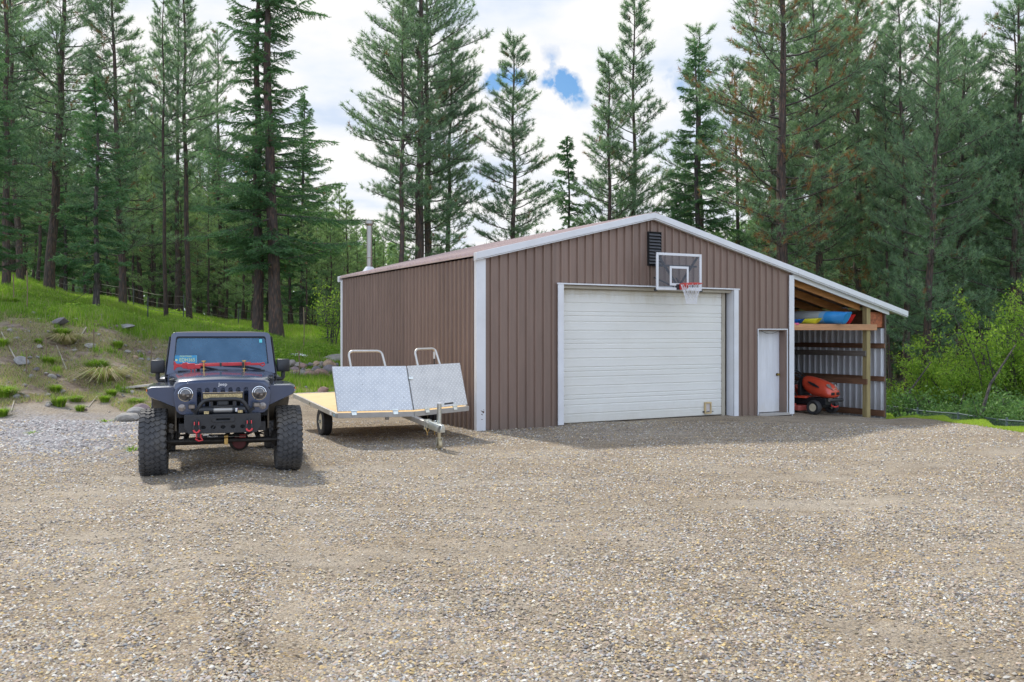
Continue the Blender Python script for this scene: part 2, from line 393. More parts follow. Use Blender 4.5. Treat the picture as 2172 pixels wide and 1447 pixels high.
M_rock = m_rock('fieldstone', [(.30, .27, .24), (.34, .22, .18), (.20, .18, .19), (.42, .30, .2), (.27, .2, .2)])
M_rockg = m_rock('grey_boulder', [(.33, .31, .28), (.29, .28, .27), (.36, .33, .3)])

GRAVC = [(0, (.11, .09, .07)), (.10, (.23, .185, .135)), (.25, (.34, .285, .21)), (.42, (.255, .225, .195)), (.55, (.43, .33, .19)), (.66, (.37, .31, .24)), (.78, (.48, .43, .35)), (.90, (.31, .25, .21)), (.97, (.60, .56, .48))]
def m_ground():
    t = NT('ground'); c0, s = t.attr(); P = t.geo()
    def vor(scale):
        q = t.n('ShaderNodeTexVoronoi'); q.inputs['Scale'].default_value = scale; t.L.new(P, q.inputs['Vector']); sp = t.n('ShaderNodeSeparateColor'); t.L.new(q.outputs['Color'], sp.inputs[0]); return q, sp
    v1, s1 = vor(52); v2, s2 = vor(115)
    g1 = t.ramp(s1.outputs[0], GRAVC, 'CONSTANT'); g2 = t.ramp(s2.outputs[1], GRAVC, 'CONSTANT')
    big = t.noise(.33, 6, .62, P, .4); mid = t.noise(1.6, 5, .6, t.mapping((1, 2.4, 1), P))
    gr = t.mix(t.ramp(mid, [(.40, (0,)*3), (.62, (1,)*3)]), g1, g2)
    gr = t.mix(t.ramp(big, [(.46, (0,)*3), (.66, (.65,)*3)]), gr, (.355, .32, .27))      # fines and compacted streaks
    gr = t.mix(t.math('MULTIPLY', t.alpha, .6), gr, (.37, .335, .285))      # fines pressed into the wheel tracks
    gr = t.mix(1.0, gr, t.ramp(t.math('ADD', t.math('MULTIPLY', big, .5), t.math('MULTIPLY', mid, .5)), [(.36, (.72, .68, .63)), (.62, (1.18, 1.14, 1.08))]), 'MULTIPLY')
    gap = t.ramp(v1.outputs['Distance'], [(.55, (1,)*3), (.95, (.45,)*3)]); gr = t.mix(1.0, gr, gap, 'MULTIPLY')
    vb, sb = vor(24); blue = t.ramp(sb.outputs[2], [(0, (.13, .13, .14)), (.2, (.22, .215, .225)), (.45, (.31, .31, .325)), (.65, (.26, .23, .24)), (.8, (.40, .40, .42)), (.94, (.42, .36, .30))], 'CONSTANT')
    gr = t.mix(s[2], gr, blue)
    n1 = t.noise(3.3, 8, .7, P); n2 = t.noise(14, 6, .7, P)
    di = t.ramp(n1, [(.30, (.09, .065, .045)), (.47, (.21, .155, .11)), (.62, (.33, .27, .20)), (.78, (.42, .37, .30))])
    di = t.mix(t.ramp(n2, [(.5, (0,)*3), (.62, (.6,)*3)]), di, (.24, .21, .18))
    gs = t.ramp(t.noise(2.2, 8, .7, P), [(.25, (.08, .09, .03)), (.45, (.13, .19, .03)), (.6, (.22, .30, .05)), (.8, (.30, .33, .09))])
    c = t.mix(s[1], di, gs); c = t.mix(s[0], c, gr)
    t.set(Base_Color=c, Roughness=.9, Specular_IOR_Level=.2)
    hgt = t.math('ADD', t.math('MULTIPLY', v1.outputs['Distance'], -1.0), t.math('MULTIPLY', n2, 1.2)); t.bump(hgt, .55, .022)
    return t.m
M_ground = m_ground()
def m_pebble():
    t = NT('pebbles'); c0, s = t.attr(); t.set(Base_Color=c0, Roughness=.8, Specular_IOR_Level=.3); return t.m
M_pebble = m_pebble()

# ------------------------------------------------------------------ terrain
COLS = [(-700, [(17, 0), (25, 3.6), (45, 6.5), (80, 10), (220, 18), (900, 30)]),
        (0,    [(20.5, 0), (22.5, .45), (29, 2.75), (45, 4.5), (70, 6.6), (200, 11), (900, 20)]),
        (200,  [(22, 0), (24.3, .45), (30, 2.5), (42, 3.35), (60, 4.2), (200, 8), (900, 14)]),
        (350,  [(23, .03), (26, .55), (31.5, 2.0), (45, 2.8), (70, 3.6), (200, 7), (900, 12)]),
        (500,  [(23.5, .08), (27, .6), (33, 1.8), (50, 2.35), (80, 2.8), (200, 5), (900, 10)]),
        (640,  [(22, 0), (25.5, .35), (28.2, .62), (30.5, 1.2), (40, 1.95), (80, 2.3), (200, 4), (900, 8)]),
        (740,  [(22, 0), (26, .3), (28.5, .6), (31, 1.15), (40, 1.8), (80, 2.0), (200, 3), (900, 5)]),
        (1000, [(26, 0), (33, .7), (50, 1.1), (80, .9), (200, 0), (900, -5)]),
        (1500, [(30, 0), (40, .1), (60, -1), (200, -8), (900, -25)]),
        (1800, [(20, -.05), (24, -.25), (30, -.5), (50, -2), (200, -12), (900, -35)]),
        (1885, [(18, 0), (23.6, -.28), (24.9, -.32), (27, -1.5), (35, -2.2), (60, -4.5), (200, -14), (900, -40)]),
        (1940, [(17, 0), (22, -.15), (23.3, -.2), (25.2, -1.4), (33, -2.2), (60, -4.5), (200, -14), (900, -40)]),
        (2000, [(16.5, 0), (20.5, -.07), (21.9, -.1), (23.6, -1.3), (32, -2.1), (60, -4.5), (200, -14), (900, -40)]),
        (2085, [(16, 0), (18.9, -.03), (20.3, -.06), (21.9, -1.25), (31, -2.1), (60, -4.5), (200, -14), (900, -40)]),
        (2172, [(15, 0), (17.5, -.01), (18.7, -.04), (20.2, -1.15), (30, -2), (60, -4.5), (200, -14), (900, -40)]),
        (2900, [(13, 0), (14.5, 0), (15.6, -.05), (17, -1.2), (30, -2.2), (60, -4.5), (200, -14), (900, -40)])]
CU = np.array([(c[0]-CXP)/FPX for c in COLS])
def smooth_noise(x, y, s, seed):
    r = np.random.RandomState(seed); out = np.zeros_like(x)
    for k in range(5):
        a = r.rand()*6.28; f = s*(1.7**k); out += np.sin((x*np.cos(a)+y*np.sin(a))*f+r.rand()*6.28)*np.cos((x*np.sin(a)-y*np.cos(a))*f*.8+r.rand()*6.28)/(1.6**k)
    return out/2.2
def Hn(x, y):
    x = np.asarray(x, float); y = np.asarray(y, float); Y = np.maximum(y, 1.0); u = np.clip(x/Y, CU[0], CU[-1])
    hs = np.stack([np.interp(Y, [p[0] for p in c[1]], [p[1] for p in c[1]]) for c in COLS])
    i = np.clip(np.searchsorted(CU, u, side='right')-1, 0, len(CU)-2); f = (u-CU[i])/(CU[i+1]-CU[i]); f = f*f*(3-2*f)
    idx = np.indices(u.shape); flat = tuple(idx)
    h = hs[(i,)+flat]*(1-f)+hs[(i+1,)+flat]*f
    k = np.clip(np.abs(h)*2.2, 0, 1)
    h = h+k*(smooth_noise(x, y, .9, 3)*.13+smooth_noise(x, y, 3.1, 5)*.055+smooth_noise(x, y, 6.5, 6)*.022*(y < 31))
    # ruts and loose windrows of the gravel yard
    g = (1-k)*np.clip((y-3)/3, 0, 1)
    h = h+g*(smooth_noise(x*.55, y*1.3, 1.1, 11)*.018+smooth_noise(x*.6, y*1.7, 3.0, 12)*.010)
    return h
def H(x, y): return float(Hn(np.array([x]), np.array([y]))[0])
GU = [(-700, 18.2), (0, 21.0), (140, 23.0), (230, 22.6), (300, 21.0), (350, 20.8), (480, 22.5), (620, 25.0), (700, 25.6), (760, 26), (1000, 27), (1500, 28), (1800, 28), (1885, 23.7), (2000, 20.5), (2172, 17.5), (2900, 14.6)]
def gravel_edge(u): return np.interp(u, [(a-CXP)/FPX for a, b in GU], [b for a, b in GU])
def tracks(x, y):
    t = np.zeros_like(np.asarray(x, float)); w = smooth_noise(x, y, .5, 91)
    for cx, cy, rr in ((-1.5, 29, 17.6), (-1.5, 29, 19.3), (6, -15, 23.6), (6, -15, 25.3), (9, -18, 31.2), (9, -18, 32.9), (-9, -4, 13.4), (-9, -4, 15.1), (14, 3, 7.5), (14, 3, 9.2)):
        d = np.hypot(x-cx, y-cy)-rr+w*.5; t += np.exp(-(d/.24)**2)
    return np.clip(t*(.55+.6*smooth_noise(x, y, .9, 93)), 0, 1)
def zones(x, y):
    Y = np.maximum(y, 1.0); u = x/Y; px = u*FPX+CXP
    e = gravel_edge(u)+smooth_noise(x, y, 2.1, 21)*.45*np.where(px < 1000, 1, .25)
    g = np.clip((e-y)/.35+.5, 0, 1)
    crest = np.interp(px, [-700, 0, 200, 350, 500, 600, 640, 760], [25, 28.2, 29.4, 30.0, 28.5, 27.0, 25.8, 25.5])
    gr = np.clip((y-crest+smooth_noise(x, y, 1.4, 8)*1.0)/1.2+.5, 0, 1)
    patch = np.clip(smooth_noise(x, y, 1.9, 31)*2.6+smooth_noise(x, y, 7, 33)*1.2-1.1, 0, .85)*(y > e)
    gr = np.maximum(gr, np.where(px < 760, patch, 1.0)); gr = np.where(px > 1000, 1.0, gr)
    bl = np.exp(-(((px-130)/190)**2+((y-17.6)/3.8)**2)**1.6)
    bl = np.clip(bl*1.05+smooth_noise(x, y, 3, 41)*.45*(bl > .08), 0, 1)
    return g, gr, bl
def build_ground():
    def axis(seg):
        o = []
        for a, b, s in seg: o += list(np.arange(a, b-1e-6, s))
        return np.array(o+[seg[-1][1]])
    xs = axis([(-2500, -300, 200), (-300, -60, 12), (-60, -24, 1.2), (-24, 18, .2), (18, 60, 1.2), (60, 300, 12), (300, 2500, 200)])
    ys = axis([(-60, 2, 3), (2, 36, .2), (36, 60, .8), (60, 150, 4), (150, 900, 50), (900, 3000, 300)])
    X, Y = np.meshgrid(xs, ys); Z = Hn(X, Y); g, gr, bl = zones(X, Y)
    tk = tracks(X, Y); Z = Z-.012*tk*(g > .5)*(Y > 3)
    col = np.stack([g.ravel(), gr.ravel(), bl.ravel(), tk.ravel()], 1); V = np.stack([X.ravel(), Y.ravel(), Z.ravel()], 1)
    nx = len(xs); ny = len(ys); a = (np.arange(ny-1)[:, None]*nx+np.arange(nx-1)[None, :]).ravel()
    F = np.stack([a, a+1, a+nx+1, a+nx], 1)
    gm = g.ravel()[F].mean(1) > .5
    for nm, sel in (('gravel_driveway', gm), ('ground', ~gm)):
        f = F[sel]; u, inv = np.unique(f.ravel(), return_inverse=True)
        o = fast_mesh(nm, V[u], inv.reshape(-1, 4), col[u], M_ground, smooth=True); tag(o, kind='structure')
build_ground()
def pebbles():
    r = np.random.RandomState(4); N = 380000
    y = 4.2+(r.rand(N)**1.35)*15.5; half = y*.62; x = (r.rand(N)*2-1)*half
    dens = smooth_noise(x*.6, y*1.6, 1.3, 61)*.6+smooth_noise(x, y, 5, 62)*.4
    g, gr, bl = zones(x, y)
    tk = tracks(x, y); keep = (r.rand(N) < np.clip(.62+dens*1.0-.5*tk, .08, 1)) & (g > .4)
    x, y, bl = x[keep], y[keep], bl[keep]; n = len(x)
    s = (.0046+.0108*r.rand(n)**2.6)*(1+bl*1.3)*(1+(y-5)*.022)
    T = np.array([(1, 0, 0), (.3, .95, 0), (-.8, .55, 0), (-.8, -.55, 0), (.3, -.95, 0), (.15, .1, 1)], float)
    F = np.array([(0, 1, 5), (1, 2, 5), (2, 3, 5), (3, 4, 5), (4, 0, 5)])
    V = T[None]*(1+r.randn(n, 6, 3)*.16)*np.stack([s*1.25, s*.95, s*.75], 1)[:, None, :]
    a = r.rand(n)*6.28; ca, sa = np.cos(a)[:, None], np.sin(a)[:, None]
    tx = r.randn(n)[:, None]*.25
    vx = V[..., 0]*ca-V[..., 1]*sa; vy = V[..., 0]*sa+V[..., 1]*ca; vz = V[..., 2]+vx*tx
    z = Hn(x, y)
    P = np.stack([vx+x[:, None], vy+y[:, None], vz+z[:, None]+s[:, None]*.15], 2).reshape(-1, 3)
    FF = (F[None]+np.arange(n)[:, None, None]*6).reshape(-1, 3)
    pal = np.array([(.13, .115, .105), (.25, .20, .16), (.37, .32, .26), (.27, .26, .26), (.48, .36, .20), (.42, .37, .31), (.55, .51, .45), (.38, .30, .25), (.66, .64, .60), (.58, .44, .22), (.50, .39, .31), (.36, .38, .40), (.44, .40, .40), (.32, .27, .19), (.52, .47, .36), (.2, .19, .2)])
    pb = np.array([(.2, .2, .22), (.3, .29, .31), (.36, .36, .38), (.32, .28, .29), (.46, .46, .48), (.26, .25, .27)])
    c = pal[r.randint(0, len(pal), n)]; cb = pb[r.randint(0, 6, n)]; c = np.where((r.rand(n) < bl)[:, None], cb, c)*(.70+.42*r.rand(n))[:, None]*np.array([1.0, .985, .94])
    o = fast_mesh('loose_gravel', P, FF, np.repeat(c, 6, 0), M_pebble)
    tag(o, 'loose mixed pebbles lying over the gravel yard', 'gravel', kind='stuff')
pebbles()
# distant ridge seen between the trunks
def hills():
    mb = MB(); r = random.Random(5); pts = []
    n = 60; rows = [(1800, 0), (1900, .5), (2050, .85), (2250, 1)]
    for d, k in rows:
        for i in range(n+1):
            a = R(-50+100*i/n); hh = (90+45*math.sin(i*.21+1)+22*math.sin(i*.63)+9*math.sin(i*1.7))*k-60*(1-k)
            pts.append((math.sin(a)*d, math.cos(a)*d, hh))
    fs = [(j*(n+1)+i, j*(n+1)+i+1, (j+1)*(n+1)+i+1, (j+1)*(n+1)+i) for j in range(3) for i in range(n)]
    mb.add(pts, fs); m = pm('forested_ridge', (.035, .07, .06), .95, 0, .3, .01)
    tag(mb.build('hills', m, smooth=True), kind='structure')
hills()

# ------------------------------------------------------------------ shed
SX, SY, SROT = -0.6826, 17.7278, R(29.2125)
W, D, EAVE, PEAK = 8.56, 8.19, 3.44, 4.49
LX = 12.05                      # outer wall of the lean-to
pitch = (PEAK-EAVE)/(W/2)
def roofz(x): return PEAK-abs(x-W/2)*pitch
shed = thing('metal_shed', 'brown ribbed metal shed with white trim, low gable roof and open lean-to', 'shed', (SX, SY, 0), SROT)
def sw(x, y, z=0):             # shed-local to world
    c, s_ = math.cos(SROT), math.sin(SROT); return Vector((SX+x*c-y*s_, SY+x*s_+y*c, z))
def ribs(a, b, off=0.1):       # plan profile of the ribbed panel from a to b: (position, depth outward)
    p = [(a, 0)]; x = a+off
    while x < b-.05:
        p += [(x-.030, 0), (x-.016, .044), (x+.014, .044), (x+.028, 0)]; x += .2035
    p.append((b, 0)); return p
def wall_sheet(mb, prof, top, bot, place, th=.03):
    # prof along the wall; place(pos, depth, z) -> local point; top/bot functions of pos
    for (a, da), (b, db) in zip(prof[:-1], prof[1:]):
        if b-a < 1e-6: continue
        mb.hexa([place(a, -th, bot(a)), place(b, -th, bot(b)), place(b, db, bot(b)), place(a, da, bot(a))],
                [place(a, -th, top(a)), place(b, -th, top(b)), place(b, db, top(b)), place(a, da, top(a))])
mb = MB(); front = lambda p, d, z: (p, -d, z)
rt = lambda x: roofz(x)-.05
wall_sheet(mb, ribs(0.0, 1.95), rt, lambda x: -.12, front)
wall_sheet(mb, ribs(1.95, 4.28, .0), rt, lambda x: 2.93, front)
wall_sheet(mb, ribs(4.28, 6.70, .0), rt, lambda x: 2.93, front)
wall_sheet(mb, ribs(6.70, 7.44, .07), rt, lambda x: -.12, front)
wall_sheet(mb, ribs(7.44, 8.37, .1), rt, lambda x: 2.01, front)
wall_sheet(mb, ribs(8.37, 8.56, .15), rt, lambda x: -.12, front)
mb.build('front_wall', M_wall, shed)
mb = MB(); left = lambda p, d, z: (-d, p, z)
wall_sheet(mb, ribs(0, D, .14), lambda y: EAVE-.03, lambda y: -.12, left); mb.build('side_wall', M_wall, shed)
mb = MB(); wall_sheet(mb, [(0, 0), (W/2, 0), (W, 0)], rt, lambda x: -.12, lambda p, d, z: (p, D+d, z)); mb.build('back_wall', M_wall, shed)
mb = MB(); mb.bx(W-.03, W, .03, D-.03, -.3, EAVE-.05); mb.build('side_wall', M_wall, shed)
# roof: ribbed sheets, the right slope carries on over the lean-to
OV = .10; RX = 12.66
def slope(mb, x0, x1):
    pr = ribs(-OV-.05, D+OV, .12)
    z0, z1 = roofz(x0)+.045, roofz(x1)+.045
    for (a, da), (b, db) in zip(pr[:-1], pr[1:]):
        mb.hexa([(x0, a, z0-.03), (x0, b, z0-.03), (x1, b, z1-.03), (x1, a, z1-.03)], [(x0, a, z0+da), (x0, b, z0+db), (x1, b, z1+db), (x1, a, z1+da)])
mb = MB(); slope(mb, -.08, W/2); slope(mb, W/2, RX); mb.build('roof', M_roof, shed)
mb = MB(); 
for sg in (-1, 1): mb.hexa([(W/2, -.16, PEAK+.075), (W/2, D+.14, PEAK+.075), (W/2+sg*.16, D+.14, PEAK+.035), (W/2+sg*.16, -.16, PEAK+.035)], [(W/2, -.16, PEAK+.085), (W/2, D+.14, PEAK+.085), (W/2+sg*.16, D+.14, PEAK+.045), (W/2+sg*.16, -.16, PEAK+.045)])
mb.build('ridge_cap', M_roof, shed)
def rake(y0, y1, nm='rake_trim'):
    mb = MB()
    for x0, x1 in ((-.10, W/2), (W/2, 8.66), (8.66, 11.38), (11.38, RX+.04)):
        a, b = roofz(x0), roofz(x1); e = .0 if x0 < 9 else .0
        if x0 > W/2: x0 += .006
        # face board, stepped return and soffit strip
        mb.hexa([(x0, y0, a-.05), (x1, y0, b-.05), (x1, y1, b-.05), (x0, y1, a-.05)], [(x0, y0, a+.082), (x1, y0, b+.082), (x1, y1, b+.082), (x0, y1, a+.082)])
        yy = y0+(.02 if y0 < y1 else -.02)
        mb.hexa([(x0, yy, a-.078), (x1, yy, b-.078), (x1, y1, b-.078), (x0, y1, a-.078)], [(x0, yy, a-.053), (x1, yy, b-.053), (x1, y1, b-.053), (x0, y1, a-.053)])
    return mb.build(nm, M_white, shed, bevel=.004)
rake(-.155, -.035); rake(D+.155, D+.035)
mb = MB(); mb.hexa([(8.60, -.033, roofz(8.6)-.17), (12.1, -.033, roofz(12.1)-.17), (12.1, .01, roofz(12.1)-.17), (8.60, .01, roofz(8.6)-.17)], [(8.60, -.033, roofz(8.6)-.02), (12.1, -.033, roofz(12.1)-.02), (12.1, .01, roofz(12.1)-.02), (8.60, .01, roofz(8.6)-.02)])
mb.build('soffit_board', M_white, shed)
# corner and opening trims
def trim(name, boxes, mat=M_white, bev=.004):
    m = MB()
    for b in boxes: m.bx(*b)
    return m.build(name, mat, shed, bevel=bev)
ct = trim('corner_trim', [(-.050, .150, -.072, -.046, -.02, EAVE-.06), (-.056, -.046, -.071, .03, -.1, EAVE-.06)])
MRS = pm('rusty_dent', (.10, .06, .04), .9)
for q in range(7):
    a = random.Random(q); MB().box((.05+a.random()*.06, -.0735, .2+a.random()*.22), (.02+a.random()*.035, .002, .008+a.random()*.012), (0, a.random(), 0)).build('rust_spot', MRS, ct)

trim('corner_trim', [(8.44, 8.60, -.072, -.046, -.04, roofz(8.6)-.10), (8.575, 8.60, -.024, .1, -.1, roofz(8.6)-.1)])
trim('corner_trim', [(-.055, .12, D+.0025, D+.03, -.1, EAVE-.06), (-.056, -.046, D-.13, D+.002, -.1, EAVE-.06)])
trim('door_trim', [(1.835, 1.975, -.072, -.046, .02, 2.93), (1.962, 1.975, -.033, .20, .02, 2.93)])
trim('door_trim', [(6.665, 6.80, -.072, -.046, -.02, 2.93), (6.665, 6.678, -.033, .20, -.02, 2.93)])
trim('door_trim', [(1.815, 6.84, -.074, -.046, 2.932, 2.962)])
# garage door, recessed, with horizontal grooves
prof = [(.20, .02)]; z = .02; 
steps = [.19, .19, .12, .09]
k = 0
while z < 2.84:
    h = min(steps[k % 4], 2.86-z)
    prof += [(.188, z+.012)]
    for q in (1, 2):
        zz = z+.012+(h-.03)*q/3
        if h > .15: prof += [(.188, zz-.004), (.1905, zz), (.188, zz+.004)]
    prof += [(.186, z+h-.022), (.200, z+h-.012), (.203, z+h-.004)]
    z += h; k += 1
prof += [(.205, 2.86), (.24, 2.86), (.24, .02)]
mb = MB(); mb.prism(prof, 1.977, 6.50, 'yz'); gd = mb.build('garage_door', M_gdoor, shed)
trim('door_jamb', [(6.502, 6.60, .165, .21, -.02, 2.86)], M_beige)
trim('door_header', [(1.977, 6.66, .03, .21, 2.862, 2.925)], M_beige)
mb = MB(); mb.bx(5.93, 6.12, .165, .187, .09, .12) ; mb.bx(6.14, 6.24, .165, .187, .1, .112); mb.build('handle', M_undr, gd)
pf = MB(); x0, x1, z0, z1 = 5.97, 6.16, .06, .33
for b in ((x0, x0+.025, z0, z1), (x1-.025, x1, z0, z1), (x0+.026, x1-.026, z1-.035, z1), (x0+.026, x1-.026, z0, z0+.03)): pf.bx(b[0], b[1], .135, .184, b[2], b[3])
pd = pf.build('pet_door', pm('tan_plastic', (.55, .42, .22), .6), gd, bevel=.003)
mb = MB(); mb.bx(x0+.027, x1-.027, .165, .172, z0+.032, z1-.037); mb.build('flap', pm('pet_flap', (.55, .5, .47), .4), pd)
# man door
trim('door_trim', [(7.415, 7.44, -.06, -.046, -.04, 2.03), (7.441, 8.37, -.06, -.046, 2.005, 2.03), (8.371, 8.396, -.06, -.046, -.04, 2.03)])
mb = MB(); mb.bx(8.34, 8.368, -.024, .22, -.04, 2.003); mb.bx(7.442, 7.452, -.024, .22, -.04, 2.003); mb.bx(7.454, 8.338, -.024, .22, 1.985, 2.003); mb.build('door_frame', M_wall, shed)
mb = MB(); mb.bx(7.455, 8.335, .16, .20, .02, 1.982); md = mb.build('door', M_mdoor, shed, bevel=.004)
mb = MB(); mb.lathe([(.012, .16), (.012, .12), (.028, .115), (.032, .09), (.02, .07)], (8.255, 0, .92), 'y', 14); mb.build('door_knob', M_brass, md, smooth=True)
mb = MB(); mb.lathe([(.035, .159), (.035, .15)], (8.255, 0, .92), 'y', 16); mb.build('rosette', pm('dark_brass', (.12, .08, .04), .4, .7), md)
trim('door_sill', [(7.43, 8.42, -.1, .155, -.05, .008)], M_alud)
mb = MB(); mb.tube([(7.55+.58*i/12, -.02, 1.985-.075*math.sin(math.pi*i/12)) for i in range(13)], .005, 6); mb.build('cable', M_black, shed)
# louvre vent below the peak
lv = MB(); lx0, lx1, lz0, lz1 = 4.165, 4.515, 3.40, 4.15
lv.bx(lx0, lx1, -.052, -.01, lz0, lz1)
for b in ((lx0, lx0+.014, lz0, lz1), (lx1-.014, lx1, lz0, lz1), (lx0+.015, lx1-.015, lz1-.014, lz1), (lx0+.015, lx1-.015, lz0, lz0+.014)): lv.bx(b[0], b[1], -.085, -.053, b[2], b[3])
lvo = lv.build('louver_vent', M_dark, shed)
mb = MB()
nb = 10
for i in range(nb):
    zc = lz0+.03+(lz1-lz0-.06)*(i+.5)/nb
    mb.box(((lx0+lx1)/2, -.076, zc), (lx1-lx0-.032, .006, .062), (R(-42), 0, 0))
mb.build('slat', pm('black_slat', (.085, .088, .095), .45), lvo)
# chimney
cx_, cy_ = .45, 7.30
mb = MB(); mb.lathe([(.078, 3.45), (.078, 4.82)], (cx_, cy_, 0), 'z', 28); 
cha = mb.build('flue_pipe', M_steel, shed, smooth=True)
mb = MB(); mb.lathe([(.081, 3.95), (.084, 3.96), (.084, 3.985), (.081, 3.995)], (cx_, cy_, 0), 'z', 28); mb.build('joint_band', M_steel, cha, smooth=True)
mb = MB(); mb.lathe([(.08, 4.82), (.085, 4.85), (.115, 4.88), (.115, 4.95), (.105, 4.965), (.03, 4.98)], (cx_, cy_, 0), 'z', 28); mb.build('flue_cap', M_steel, cha, smooth=True)
mb = MB(); mb.lathe([(.2, 3.58), (.1, 3.72)], (cx_, cy_, 0), 'z', 20); mb.build('flashing', M_galv, cha, smooth=True)
# lean-to: posts, rafters, shelf, outer wall of sheet on girts
def timber(name, b, mat, bev=.004): return trim(name, [b], mat, bev)
timber('post', (11.30, 11.44, .02, .16, -.45, roofz(11.4)-.10), M_treated); timber('post', (11.30, 11.44, 3.9, 4.04, -.45, roofz(11.4)-.14), M_treated)
timber('post', (11.30, 11.44, 7.95, 8.09, -.45, roofz(11.4)-.14), M_treated)
for y in (.22, 1.05, 1.9, 2.75, 3.6, 4.6, 5.6, 6.6, 7.6):
    mb = MB(); x0, x1 = 8.61, 11.95 if y > .5 else 11.28; a, b = roofz(x0)-.06, roofz(x1)-.06
    mb.hexa([(x0, y, a-.20), (x1, y, b-.20), (x1, y+.042, b-.20), (x0, y+.042, a-.20)], [(x0, y, a), (x1, y, b), (x1, y+.042, b), (x0, y+.042, a)]); mb.build('rafter', M_rafter, shed, bevel=.004)
for x in (8.75, 9.75, 10.7, 11.7): timber('purlin', (x, x+.09, .3, D, roofz(x)-.058, roofz(x)-.02), M_girtg)
timber('header', (11.46, 12.0, .10, .14, 2.08, roofz(12.0)-.12), M_chip)
timber('shelf_beam', (8.61, 11.64, -.025, .018, 2.0, 2.155), M_beam)
timber('shelf_beam', (8.61, 11.29, 3.85, 3.89, 2.0, 2.155), M_beam); timber('shelf_board', (8.61, 11.28, .03, 3.84, 2.09, 2.11), M_girtg)
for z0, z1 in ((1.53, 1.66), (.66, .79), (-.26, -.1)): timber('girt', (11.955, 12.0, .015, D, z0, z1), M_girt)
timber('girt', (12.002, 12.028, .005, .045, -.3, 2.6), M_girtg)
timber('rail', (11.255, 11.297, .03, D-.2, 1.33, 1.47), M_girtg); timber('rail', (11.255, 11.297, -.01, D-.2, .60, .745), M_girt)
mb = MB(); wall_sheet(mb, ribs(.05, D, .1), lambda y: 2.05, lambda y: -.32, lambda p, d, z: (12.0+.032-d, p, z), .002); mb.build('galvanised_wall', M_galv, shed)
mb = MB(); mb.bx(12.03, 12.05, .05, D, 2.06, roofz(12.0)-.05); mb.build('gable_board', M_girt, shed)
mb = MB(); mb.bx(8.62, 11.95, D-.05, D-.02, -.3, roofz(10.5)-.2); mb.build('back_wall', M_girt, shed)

# ------------------------------------------------------------------ kayaks on the shelf
def kayak(name, label, x, y0, z, L, w, h, colf, tiprise, rz, parts):
    t = thing(name, label, 'kayak', sw(x, y0, z), SROT+rz)
    n = 26; rings = []
    for i in range(n+1):
        s = i/n; k = max(0, 4*s*(1-s))**.55; k = max(k, .30); kh = .35+.65*k
        yy = s*L - .0; rise = tiprise*(abs(2*s-1)**2.6)
        ring = []
        for a in range(16):
            th = 2*math.pi*a/16; cx, cz = math.cos(th), math.sin(th)
            px = w/2*k*(abs(cx)**.8)*math.copysign(1, cx); pz = h/2*(1+ (cz if cz > 0 else cz*(.55+.45*k)))*1.0
            top = cz > 0
            pz = h*.50+(h*.45*(kh if top else 1.0)*cz); ring.append((px, yy+(.10*cz*(1 if s < .5 else -1)*(-1))*(abs(2*s-1)**6), pz+rise*(1 if top else 0)))
        rings.append(ring)
    c0 = 0
    for a, b, m, nm in parts:
        i0, i1 = int(a*n), int(b*n); mb = MB(); mb.loft(rings[i0:i1+1]); o = mb.build(nm, m, t, smooth=True, autos=60)
    return t
M_kfade = pm('pale_grey_kayak_plastic', (.42, .44, .42), .4, 0, .12, 3)
kb = kayak('kayak', 'largest kayak on the shelf, pale grey with light blue tip', 10.22, -.28, 2.13, 3.4, .74, .40, None, .03, R(4), [(0, .17, M_kblue, 'bow'), (.17, .20, pm('blue_grey_kayak', (.2, .4, .6), .4), 'fade_band'), (.20, 1, M_kfade, 'hull')])
mb = MB(); mb.tube([(-.06, .12, .42), (-.02, .05, .43), (.03, .03, .41), (.02, -.01, .36)], .012, 6); mb.build('tow_loop', M_black, kb)
kayak('kayak', 'small red kayak tip behind the light blue one', 10.86, .12, 2.13, 2.7, .40, .34, None, .02, R(2), [(0, 1, M_kred, 'hull')])
ky = kayak('kayak', 'small kayak on the shelf with yellow tip and deep blue hull', 9.40, -.10, 2.14, 2.0, .34, .15, None, .05, R(6), [(0, .35, M_kyel, 'bow'), (.35, 1, M_kdeep, 'hull')])
kayak('kayak', 'deep blue sled-like kayak next to the white corner trim', 8.95, .05, 2.14, 2.4, .42, .13, None, .04, R(2), [(0, 1, M_kdeep, 'hull')])
mb = MB(); 
for i, (a, b) in enumerate(((0, 0), (.03, .012))): mb.box((a, b, .03), (.16, .1, .05), (0, 0, .3*i))
o = mb.build('pink_cushion', pm('pink_cloth', (.6, .12, .22), .9), bevel=.01); o.location = sw(8.7, .03, 2.12); tag(o, 'small pink cushion at the left end of the kayak shelf', 'cushion')

